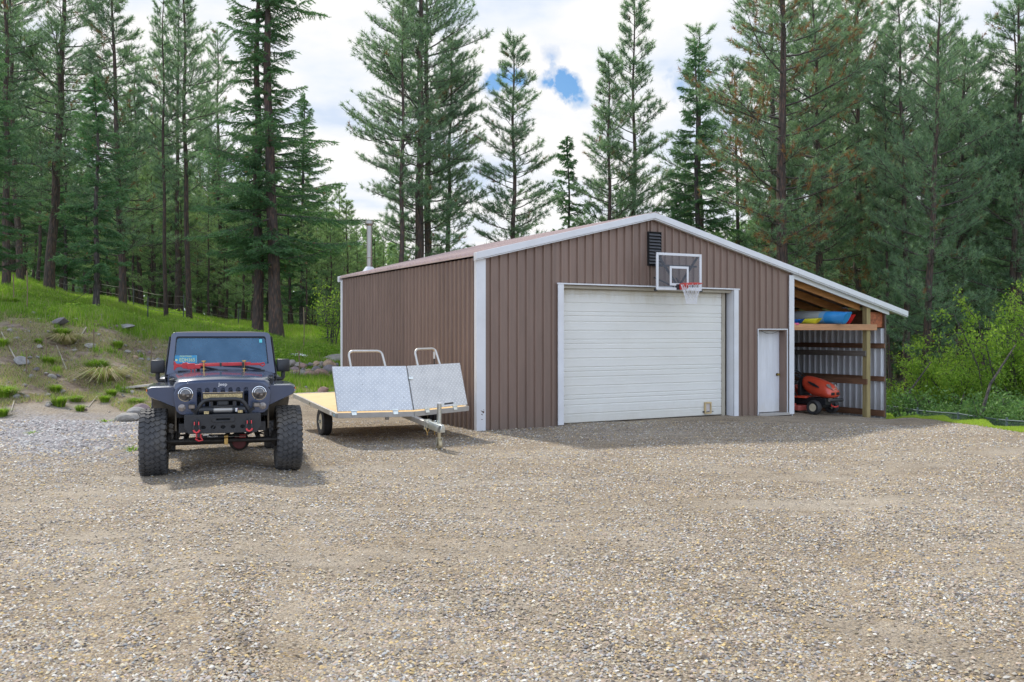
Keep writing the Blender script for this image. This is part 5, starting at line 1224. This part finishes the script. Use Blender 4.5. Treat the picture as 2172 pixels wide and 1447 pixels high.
def fill(n, pxa, pxb, Ya, Yb, protos, sa, sb, label, group, cap=None):
    for i in range(n):
        Y = Ya+(Yb-Ya)*((i*.618) % 1); px = pxa+(pxb-pxa)*(i+rr_.random()*.8)/n
        s_ = sa+(sb-sa)*rr_.random(); p = protos[int(rr_.random()*len(protos))]
        if cap is not None:
            x = (px-CXP)/FPX*Y; hmax = CAMH-(cap-YH)/FPX*Y-H(x, Y); s_ = min(s_, hmax/p['_h']*(.8+.25*rr_.random()))
        place(p, px, Y, s_, label, group, rz=rr_.random()*6.28, sx=.85+.3*rr_.random(), lean=rr_.uniform(-.015, .015))
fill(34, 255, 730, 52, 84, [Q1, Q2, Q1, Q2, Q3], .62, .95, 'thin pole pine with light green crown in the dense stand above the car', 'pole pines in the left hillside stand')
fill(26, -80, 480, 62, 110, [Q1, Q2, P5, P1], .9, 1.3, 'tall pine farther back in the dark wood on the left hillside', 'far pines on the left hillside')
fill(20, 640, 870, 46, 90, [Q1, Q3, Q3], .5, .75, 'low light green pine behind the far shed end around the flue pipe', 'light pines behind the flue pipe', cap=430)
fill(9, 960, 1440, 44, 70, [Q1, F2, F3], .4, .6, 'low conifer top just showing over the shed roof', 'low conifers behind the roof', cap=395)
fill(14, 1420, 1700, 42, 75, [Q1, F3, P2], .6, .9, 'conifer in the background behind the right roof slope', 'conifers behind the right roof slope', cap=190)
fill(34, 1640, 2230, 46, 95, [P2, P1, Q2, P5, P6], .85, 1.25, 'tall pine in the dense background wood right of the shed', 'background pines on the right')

fill(46, -120, 760, 50, 92, [Q3, Q3, Q1, F3], .75, 1.15, 'bushy low crowned young conifer between the trunks of the left hillside wood', 'young conifers in the left wood')
fill(14, 1600, 2240, 52, 80, [Q3, Q3, F3], .6, .95, 'bushy low crowned young conifer in the wood right of the shed', 'young conifers in the right wood')
fill(5, 1760, 2230, 50, 64, [P1, P6, P2], 1.2, 1.45, 'tall pine in the dense background wood right of the shed', 'background pines on the right')
def far_wood():
    r = np.random.RandomState(3); pos = []; br = []
    for i in range(560):
        px = r.uniform(-350, 2500); Y = r.uniform(100, 170)
        top = np.interp(px, [-350, 600, 760, 900, 1400, 1600, 2500], [430, 440, 500, 575, 575, 470, 440])+r.uniform(-25, 60)
        x = (px-CXP)/FPX*Y; z0 = H(x, Y); h = max(3, CAMH-(top-YH)/FPX*Y-z0); n = 150; t = r.rand(n)**.8; a = r.rand(n)*6.28; rad = (1-t)*h*.17*np.sqrt(r.rand(n))+.2
        pos.append(np.stack([x+np.cos(a)*rad, Y+np.sin(a)*rad, z0+h*t], 1)); br.append(np.clip(.25+.4*t+r.randn()*.12, 0, 1)+0*t)
    P = np.concatenate(pos); B = np.concatenate(br); V, F, C = needles(P, unit(r.randn(len(P), 3)+np.array([0, 0, .2])), 3, .95, .42, .8, r, B, B*0)
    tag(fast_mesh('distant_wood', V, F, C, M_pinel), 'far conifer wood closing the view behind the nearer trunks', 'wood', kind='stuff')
far_wood()

# ------------------------------------------------------------------ shrubs, grass, stones
def shrub(name, label, seed, hgt, rad, nst, nl, mat, lsz=.055):
    r = np.random.RandomState(seed); root = thing(name, label, 'shrub'); chains = []; lp = []
    for i in range(nst):
        a = r.rand()*6.28; sp = rad*(.2+.8*r.rand()); h = hgt*(.6+.4*r.rand()); s = np.linspace(0, 1, 6)[:, None]
        tip = np.array([np.cos(a)*sp, np.sin(a)*sp, h]); b = np.array([np.cos(a)*.15, np.sin(a)*.15, -.2])
        pts = b+(tip-b)*s+np.cumsum(r.randn(6, 3)*.06*hgt, 0)*s*.6+np.array([0, 0, .25*hgt])*(s*(1-s)); chains.append((pts, .022*(1-s[:, 0]*.8)+.003))
        for k in range(14):
            q = .25+.75*r.rand(); c = np.array([np.interp(q, s[:, 0], pts[:, j]) for j in range(3)]); d = unit(np.array([np.cos(a), np.sin(a), .3])*.5+r.randn(3)); l = .25+.45*r.rand()*hgt*.4
            e = c+d*l; chains.append((np.stack([c, (c+e)/2+r.randn(3)*.03, e]), np.array([.007, .005, .002])))
            for j in range(int(nl/(nst*14))): f = r.rand(); lp.append(c+(e-c)*(.2+.9*f)+r.randn(3)*.07)
    lp = np.array(lp); n = len(lp); u = unit(r.randn(n, 3)); v = unit(np.cross(u, r.randn(n, 3))); sz = lsz*(.5+.9*r.rand(n, 1))
    V = np.stack([lp-u*sz*.5, lp+v*sz*.32, lp+u*sz*.6, lp-v*sz*.32], 1).reshape(-1, 3); F = np.arange(len(V)).reshape(-1, 4)
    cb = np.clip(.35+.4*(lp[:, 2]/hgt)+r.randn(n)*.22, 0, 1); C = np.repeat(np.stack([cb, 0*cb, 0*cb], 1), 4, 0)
    bv, bf = tubes_np(chains, 4); fast_mesh('stem', bv, bf, None, M_barkg, root, smooth=True); fast_mesh('foliage', V, F, C, mat, root); return root
S1 = shrub('shrub', '', 21, 3.4, 1.6, 16, 15000, M_leaf); S2 = shrub('shrub', '', 22, 2.6, 1.7, 14, 14000, M_leaf, .06)
M_leafd = m_foliage('green_shrub_leaves', (.05, .12, .03), (.10, .20, .06), (.19, .31, .10)); S3 = shrub('shrub', '', 23, 1.3, 1.1, 12, 9000, M_leafd, .06)
S4 = shrub('shrub', '', 24, 2.1, .8, 7, 1300, M_leaf, .06)
su = set()
def pshrub(p, px, Y, k, label, group, kz=1, z=None):
    x = (px-CXP)/FPX*Y; zz = H(x, Y) if z is None else z
    if p.name not in su: su.add(p.name); p.location = (x, Y, zz); p.scale = (k, k, k*kz); p['label'] = label; p['group'] = group; return
    dup(p, (x, Y, zz), (px*.71) % 6.28, (k, k, k*kz), label, group)
G_ = 'bright green shrubs right of the shed'
for i, (p, px, Y, k, kz, lab) in enumerate([
    (S1, 2135, 27, 1.2, 1.25, 'tallest yellow green shrub at the right photo edge'),
    (S2, 2060, 28, 1.2, 1.15, 'yellow green shrub in front of the thick grey trunk'),
    (S1, 1985, 30, 1.0, .95, 'yellow green shrub right of the leaning grey trunk'),
    (S2, 1925, 31, .95, .95, 'yellow green shrub nearest the lean-to, behind its outer wall'),
    (S1, 2010, 34, 1.1, 1.0, 'shrub standing farther back between two grey trunks'),
    (S2, 2105, 31, 1.15, 1.15, 'shrub behind the tallest one near the right edge'),
    (S1, 2200, 26, 1.1, 1.15, 'shrub running out of the photo at the right edge'),
    (S2, 1895, 35, 1.0, .9, 'small leafy shrub glimpsed right beside the lean-to sheeting')]): pshrub(p, px, Y, k, lab, G_, kz)
for i, (px, Y) in enumerate([(1905, 27.4), (1945, 26.6), (1985, 25.6), (2030, 24.8), (2075, 24), (2115, 23.2), (2155, 22.4), (2190, 21.9), (1925, 29), (2000, 28), (2090, 26.5), (2150, 25)]):
    pshrub(S3, px, Y, 1.0+.15*(i % 3), 'low darker green shrub in the strip right behind the wire mesh fence', 'low undergrowth behind the mesh fence')
pshrub(S4, 702, 33, 1.0, 'sparse yellow green shrub with bare crooked stems left of the shed corner', 'sparse shrubs', 1.0)
pshrub(S4, 722, 36, 1.15, 'thin leafed shrub half hidden by the shed rear corner', 'sparse shrubs', 1.1)
MBs = MB().tube([(0, 0, 0), (.15, 0, .9), (.5, .1, 1.9), (1.2, .2, 2.9)], [.05, .045, .035, .015], 8)
for px, Y, lab, a in ((2063, 22.8, 'long bare branch arching right in front of the thicket', 0), (1898, 27.5, 'dark bent sapling stem right of the lean-to', 1.2)):
    t = thing('sapling', lab, 'sapling', (at(px, 700, Y).x, Y, H(at(px, 700, Y).x, Y)), 0); t.scale = (1, 1, 1.0 if a == 0 else .9); MBs.build('stem', M_barkg, t, smooth=True)

# grass blades: hillside, bank patches, lawn strip
def blades(x, y, h, w, bright, straw, seed, name, label, group=None, lean=.35):
    r = np.random.RandomState(seed); n = len(x); z = Hn(x, y)-.01; a = r.rand(n)*6.28; b = r.rand(n)*6.28; l = h*(.55+.7*r.rand(n))
    tip = np.stack([x+np.cos(b)*l*lean*r.rand(n), y+np.sin(b)*l*lean*r.rand(n), z+l], 1); c, s = np.cos(a)*w/2, np.sin(a)*w/2
    V = np.stack([np.stack([x-c, y-s, z], 1), np.stack([x+c, y+s, z], 1), tip], 1).reshape(-1, 3)
    C = np.repeat(np.stack([np.clip(bright+r.randn(n)*.18, 0, 1), straw*np.ones(n), 0*x], 1), 3, 0)
    o = fast_mesh(name, V, np.arange(len(V)).reshape(-1, 3), C, M_grass); tag(o, label, 'grass', group, 'stuff'); return o
r = np.random.RandomState(9)
def scat(n, pa, pb, Ya, Yb, power=1.0):
    Y = Ya+(Yb-Ya)*r.rand(n)**power; u = (pa+(pb-pa)*r.rand(n)-CXP)/FPX; return u*Y, Y
def make_grass():
    x, y = scat(330000, -120, 790, 24, 62, 1.5); g, gr, bl = zones(x, y); k = (gr > .35) & (g < .3) & (r.rand(len(x)) < gr+.1); x, y = x[k], y[k]
    m = smooth_noise(x, y, .8, 51); hh = .20+.10*np.clip(m, -1, 1)+np.clip((y-30)/40, 0, .12); blades(x, y, hh, .024, .45+.32*np.clip(m+.6*smooth_noise(x, y, 3.3, 77), -1, 1), (r.rand(len(x)) < .16)*.8, 1, 'grass', 'tall fresh green grass covering the left hillside under the pines')
    x, y = scat(90000, -60, 790, 20.5, 31, 1.0); g, gr, bl = zones(x, y); m = smooth_noise(x, y, 2.6, 57); k = (g < .4) & (gr < .7) & (m > -.3); x, y, m = x[k], y[k], m[k]
    blades(x, y, .10+.08*np.clip(m, 0, 1), .016, .45, (r.rand(len(x)) < .78)*.95, 2, 'dry_grass', 'thin dry and green grass straws scattered over the stony bank', lean=1.1)
    x, y = scat(120000, 1870, 2260, 15, 26); e = gravel_edge(x/y); k = (y > e-.15) & (y < e+1.55+.1*smooth_noise(x, y, 3, 5)); x, y = x[k], y[k]
    blades(x, y, .055, .018, .95, 0, 3, 'lawn', 'narrow strip of mown bright green lawn at the right gravel edge')
    x, y = scat(60000, 1870, 2260, 20, 34); k = y > gravel_edge(x/y)+3.4; x, y = x[k], y[k]; blades(x, y, .26, .03, .4, 0, 4, 'undergrowth', 'rank grass and weeds among the shrubs behind the mesh fence')
    x, y = scat(9000, 560, 760, 24.5, 30); m = smooth_noise(x, y, 2.6, 71); k = m > -.2; blades(x[k], y[k], .14, .02, .5, (r.rand(int(k.sum())) < .3)*.9, 6, 'grass', 'patchy short grass between the trailer and the rock pile')
make_grass()
def understory():
    x, y = scat(150000, -100, 760, 29, 60, 1.4); m = smooth_noise(x, y, .9, 81)+.5*smooth_noise(x, y, 2.7, 82); u = x/y*FPX+CXP
    k = (m > np.where(u > 560, -.25, .30)) & (zones(x, y)[1] > .8); x, y, m = x[k], y[k], m[k]; n = len(x); q = np.random.RandomState(8); z = Hn(x, y)+q.rand(n)**1.3*(.22+.22*np.clip(m, 0, 1.2))
    P = np.stack([x, y, z], 1); a = unit(q.randn(n, 3)); c = unit(np.cross(a, q.randn(n, 3))); sz = (.05+.06*q.rand(n))[:, None]
    V = np.stack([P-a*sz*.5, P+c*sz*.33, P+a*sz*.6, P-c*sz*.33], 1).reshape(-1, 3); C = np.repeat(np.stack([np.clip(.55+.2*q.randn(n)+.15*m, 0, 1), 0*x, 0*x], 1), 4, 0)
    tag(fast_mesh('undergrowth', V, np.arange(len(V)).reshape(-1, 4), C, M_leaf), 'low leafy yellow green undergrowth in patches among the hillside grass', 'undergrowth', kind='stuff')
understory()
def tussock(seed, n, h, sp, straw, droop=.7):
    q = np.random.RandomState(seed); a = q.rand(n)*6.28; rr = sp*q.rand(n)*.45; b = np.stack([np.cos(a)*rr, np.sin(a)*rr, -.03+0*a], 1); l = h*(.6+.6*q.rand(n))
    o = np.stack([np.cos(a), np.sin(a), 0*a], 1); k = droop*(.3+.9*q.rand(n)); mid = b+o*(l*k*.45)[:, None]+np.array([0, 0, 1])*(l*.62)[:, None]; tip = b+o*(l*k*1.15)[:, None]+np.array([0, 0, 1])*(l*(1.0-.45*k))[:, None]
    sd = np.stack([-np.sin(a), np.cos(a), 0*a], 1)*.009
    V = np.stack([b-sd, b+sd, mid+sd*.8, mid-sd*.8, tip+sd*.2, tip-sd*.2], 1).reshape(-1, 3); base = np.arange(n)[:, None]*6
    F = np.concatenate([base+np.array([0, 1, 2, 3]), base+np.array([3, 2, 4, 5])]); C = np.repeat(np.stack([np.clip(.55+q.randn(n)*.2, 0, 1), (q.rand(n) < straw)*1., 0*a], 1), 6, 0); return V, F, C
TUS = {}
def tuss(kind, px, py, Y, k, label, sq=1.0):
    x = (px-CXP)/FPX*Y; prm = {'g': (1, 420, .38, .35, .06, .7), 'b': (2, 700, .42, .60, .10, .9), 's': (3, 420, .60, .55, .85, 1.7)}[kind]
    if kind not in TUS:
        V, F, C = tussock(*prm); TUS[kind] = fast_mesh('grass_tussock', V, F, C, M_grass); o = TUS[kind]
    else: o = TUS[kind].copy(); COL.objects.link(o)
    o.location = (x, Y, H(x, Y)); o.scale = (k, k, k*sq); o.rotation_euler = (0, 0, px*.9); tag(o, label, 'grass tussock', 'grass tussocks on the bank')
for a in [(q_[0], q_[1], q_[2], q_[3], q_[4]*(.82 if q_[0] != 's' else 1.0), q_[5]) for q_ in [('b', 206, 0, 25.6, 1.15, 'largest bright green tussock in the middle of the bank, above pale straw'), ('s', 222, 0, 24.9, 1.0, 'drooping fan of dead pale straw below the largest green tussock'),
          ('b', 133, 0, 27.6, .85, 'green tussock under the flat brown rock high on the bank'), ('s', 140, 0, 27.2, .8, 'small fan of dead straw beneath the upper green tussock'),
          ('g', 104, 0, 25.4, .8, 'small green tussock left of the largest one'), ('g', 250, 0, 27.8, .85, 'upright green tussock right of the upper bank stones'),
          ('g', 236, 0, 23.6, .75, 'little green tussock right below the straw fan'), ('b', 288, 0, 22.9, .7, 'broad soft green tussock left of the car mirror'),
          ('b', 14, 0, 22.0, .95, 'big yellow green tussock at the lower left photo edge'), ('g', 118, 0, 23.2, .8, 'narrow tussock in the lower middle of the bank'),
          ('g', 126, 0, 22.1, 1.0, 'tall tussock at the bank foot, second lowest'), ('b', 160, 0, 22.8, .55, 'flat green tussock at the foot of the bank, right of the tall one'),
          ('g', 170, 0, 21.8, .62, 'lowest small tussock beside the grey gravel patch'), ('g', 222, 0, 22.9, .7, 'yellowish tussock right of the bank foot'),
          ('g', 4, 0, 20.6, .8, 'leafy green tussock in the corner by the left photo edge'), ('g', 82, 0, 26.5, .6, 'small tussock left above the thin dead stalk'),
          ('b', 672, 0, 27.0, .45, 'round green tussock between trailer deck and rock pile'), ('g', 640, 0, 26.8, .4, 'small green tussock left of the round one by the rocks'), ('g', 5, 0, 25.6, .9, 'tussock high at the left photo edge'),
          ('b', 20, 0, 30.5, 1.0, 'long grass clump at the left edge on top of the bank')]]: tuss(*a)

def rock(seed, flat=.6):
    bm = bmesh.new(); bmesh.ops.create_icosphere(bm, subdivisions=3, radius=.5); q = random.Random(seed)
    pl = [(Vector((q.gauss(0, 1), q.gauss(0, 1), q.gauss(0, 1))).normalized(), .27+.16*q.random()) for _ in range(11)]
    for v in bm.verts:
        for nrm, d in pl:
            e = v.co.dot(nrm)-d
            if e > 0: v.co -= nrm*e*.92
        v.co.z *= flat; v.co *= 1+.02*q.random()
    me = bpy.data.meshes.new('rock'); bm.to_mesh(me); bm.free(); me.shade_smooth(); me.set_sharp_from_angle(angle=R(28)); return me
RK = [rock(i, f) for i, f in ((1, .6), (2, .75), (3, .5), (4, .85))]
RKG = [m.copy() for m in RK]
for m in RK: m.materials.append(M_rock)
for m in RKG: m.materials.append(M_rockg)
def prock(px, Y, s, label, cat='rock', group=None, meshes=RK, k=0, dz=0, sq=(1, 1, 1)):
    x = (px-CXP)/FPX*Y; o = bpy.data.objects.new('rock', meshes[k % 4]); COL.objects.link(o); q = random.Random(px*7+k)
    o.location = (x, Y, H(x, Y)+dz+s*.12); o.scale = (s*sq[0], s*sq[1], s*sq[2]); o.rotation_euler = (q.uniform(-.3, .3), q.uniform(-.3, .3), q.random()*6.28); tag(o, label, cat, group)
q = random.Random(12)
for i in range(46):
    px = 620+112*(i % 16)/16+q.uniform(-3, 3); row = i//16
    prock(px, 28.0+row*.42+q.uniform(-.1, .1), (.22+.34*q.random()**1.5)*(1-.1*row), 'angular reddish brown stone in the rock pile left of the shed', 'rock', 'stones of the rock pile', k=i, dz=.02+row*.06)
prock(705, 30.2, .72, 'big pale stone lying alone on the grass above the rock pile', k=2, sq=(1.2, .8, .8))
prock(686, 25.0, .34, 'orange tinted stone behind the trailer deck edge', k=1)
prock(271, 19.6, .55, 'largest grey boulder left of the front car tyre', meshes=RKG, k=0, sq=(1.25, .8, .75)); prock(287, 20.4, .50, 'middle grey boulder of the three beside the car', meshes=RKG, k=1, sq=(1.1, .9, .9)); prock(299, 21.2, .46, 'reddish grey boulder nearest the car of the three', meshes=RK, k=3)
prock(128, 28.4, .55, 'flat orange brown rock near the top of the bank', k=2, sq=(1.4, .9, .8), dz=.05); prock(45, 24.6, .42, 'dark grey stone low on the left of the bank', meshes=RKG, k=3); prock(192, 27.2, .38, 'rounded grey stone with a dead stalk in the upper bank', meshes=RKG, k=2)
prock(265, 29.6, .5, 'grey stony outcrop at the brow of the bank left of the car', meshes=RKG, k=1, sq=(1.5, .7, .5)); prock(112, 24.4, .26, 'pale stone left of the straw fan', meshes=RKG, k=0)
for i in range(190):
    px = q.uniform(-10, 352); Y = q.uniform(21.6, 30.2) 
    if px > 300: Y = q.uniform(24, 31)
    prock(px, Y, .05+.16*q.random()**2.5, 'small loose stone on the bare bank slope', 'stone', 'small stones on the bank', meshes=RKG if i % 3 else RK, k=i)
for i in range(60):
    px = q.uniform(200, 352) if i % 2 else q.uniform(590, 735); Y = q.uniform(27.5, 31) if i % 2 else q.uniform(25.5, 29)
    prock(px, Y, .06+.16*q.random()**2.0, 'small stone near the brow of the bank or beside the rock pile', 'stone', 'small stones by the brow and the pile', meshes=RKG if i % 3 else RK, k=i)
# dead stalks and bleached sticks
def stick(pts, rad, label, name='dead_stick', cat='stick', mat=M_deadwood):
    o = MB().tube(pts, rad, 6).build(name, mat, smooth=True); tag(o, label, cat)
def gp(px, Y, dz=0): x = (px-CXP)/FPX*Y; return (x, Y, H(x, Y)+dz)
stick([gp(160, 27.3, .03), gp(183, 28.6, .06)], .018, 'bleached stick lying in the upper bank pointing right'); stick([gp(3, 26.6, .05), gp(37, 24.6, .05)], .017, 'long pale stick slanting down at the left edge of the bank')
stick([gp(120, 26.8, .04), gp(141, 25.4, .05)], .012, 'thin pale stick above the big tussock'); stick([gp(188, 22.3, .03), gp(206, 23.4, .05)], .011, 'short pale twig at the foot of the bank'); stick([gp(24, 20.9, .03), gp(30, 21.6, .05)], .012, 'tiny bleached twig near the left gravel edge')
def stalk(px, Y, h, label): stick([gp(px, Y, -.1), tuple(Vector(gp(px, Y, h*.5))+Vector((.02, 0, 0))), tuple(Vector(gp(px, Y, h)))], [.018, .015, .022], label, 'dead_stalk', 'stalk', pm('stalk_%d' % px, (.2, .15, .09), .9))
for a in ((57, 29.5, 1.3, 'tall bare stalk at the left on the bank brow'), (97, 25.6, .62, 'brown stalk left of the largest tussock'), (55, 24.0, .6, 'brown stalk above the leafy tussock at the bank foot'), (198, 27.0, .62, 'thick mullein stalk growing from the rounded grey stone'),
          (320, 27.3, .82, 'brown stalk left of the windscreen'), (634, 27.5, .9, 'brown stalk right of the car mirror'), (644, 31, 1.5, 'tall thin stalk above the rock pile'), (28, 31, 1.0, 'thin bare sapling at the far left brow')): stalk(*a)
o = MB().loft([[(.35*k*math.cos(a)-.1*k2, .12*k*math.sin(a), .05+.05*k2+.02*math.sin(3*a)) for a in np.linspace(0, 2*math.pi, 11)[:-1]] for k, k2 in ((1, 0), (.8, 1), (.2, 1.3))]).build('white_stone', M_flagw, smooth=True)
v_ = gp(633, 30.0, .0); o.location = v_; tag(o, 'white slab lying in the grass above the rock pile', 'stone')
for px, Y in ((240, 20.9), (283, 24.5)):
    pass
o = MB().loft([[(x, y*.14, z*.05) for x, y, z in ((xx, -1, 0), (xx, 1, 0), (xx, .8, 1), (xx, -.8, 1))] for xx in (-.55, -.2, .2, .55)]).build('plank', M_deadwood); v_ = gp(292, 24.6, .03); o.location = v_; o.rotation_euler = (0, -.1, .35); tag(o, 'weathered board lying on the grass left of the car', 'board')

# hillside wire fence
wf_ = thing('wire_fence', 'old wire fence with steel posts crossing the hillside', 'fence', (0, 0, 0))
pp_ = [(283, 44, 1.25), (313, 36, 1.15), (389, 38, 1.35), (505, 42, 1.1), (645, 46, 1.2), (760, 48, 1.1)]; tops = []
for px, Y, h in pp_:
    b = Vector(gp(px, Y, -.1)); t = b+Vector((.02, 0, h)); tops.append(t); MB().beam(b, t, .035, .035, (0, 1, 0)).build('post', M_fencep, wf_)
a0 = Vector(gp(80, 50, 1.0)); tt_ = [a0]+[tops[0]]+tops[2:]
for dz in (-.08, -.45, -.8):
    pts = []
    for p_, q_ in zip(tt_[:-1], tt_[1:]):
        for k in range(8): s_ = k/8; pts.append(p_.lerp(q_, s_)+Vector((0, 0, dz-.10*4*s_*(1-s_))))
    MB().tube(pts+[tt_[-1]+Vector((0, 0, dz))], .009, 4).build('wire', M_wire, wf_)

# chain link fence below the lawn edge
cf = thing('chain_link_fence', 'low chain link fence with dark top rail behind the lawn strip', 'fence', (0, 0, 0))
A_, B_ = at(1872, 861, 27.2), at(2260, 905, 19.2); hF = 1.15; n_ = 8
MB().tube([A_.lerp(B_, i/8)+Vector((0, 0, .02*math.sin(i*2))) for i in range(9)], .018, 8).build('top_rail', M_fence, cf, smooth=True)
MB().tube([A_.lerp(B_, i/8)+Vector((0, 0, -hF)) for i in range(9)], .008, 5).build('tension_wire', M_fence, cf)
for i in range(0, 9, 2):
    t = A_.lerp(B_, i/8); MB().cyl(t-Vector((0, 0, hF+.25)), t+Vector((0, 0, .06)), .028, 8).build('post', M_fence, cf, smooth=True)
L_ = (B_-A_).length; d_ = (B_-A_).normalized(); ch = []
N_ = int(L_/.065)
for i in range(-int(hF/.065), N_):
    for sg in (0, 1):
        a, b = i*.065, i*.065+hF
        za, zb2 = (0, 1) if sg == 0 else (1, 0)
        s0, s1 = max(a, 0), min(b, L_)
        if s1 <= s0: continue
        f0, f1 = (s0-a)/hF, (s1-a)/hF
        if sg: f0, f1 = 1-f0, 1-f1
        p0 = A_+d_*s0+Vector((0, 0, -hF*(1-f0))); p1 = A_+d_*s1+Vector((0, 0, -hF*(1-f1))); ch.append((np.array([p0, p1]), np.array([.0035, .0035])))
cv, cf_ = tubes_np(ch, 3); fast_mesh('wire_mesh', cv, cf_, None, M_fence, cf)
# a few leafy weeds at the gravel edge and by the tyre
for i, (px, Y) in enumerate(((281, 14.6), (72, 17.2), (225, 19.5))):
    V, F, C = tussock(50+i, 26, .13, .10, 0, 1.2); V[:, 0] *= 1; o = fast_mesh('weed', V, F, C, M_grass); x = (px-CXP)/FPX*Y; o.location = (x, Y, H(x, Y)); o.scale = (1.2, 1.2, 1)
    tag(o, ['small green weed beside the front left tyre', 'small yellow green weed in the grey gravel patch', 'sprawling weed near the grey boulders'][i], 'weed')
for o in list(bpy.data.objects):
    if '_h' in o: del o['_h']
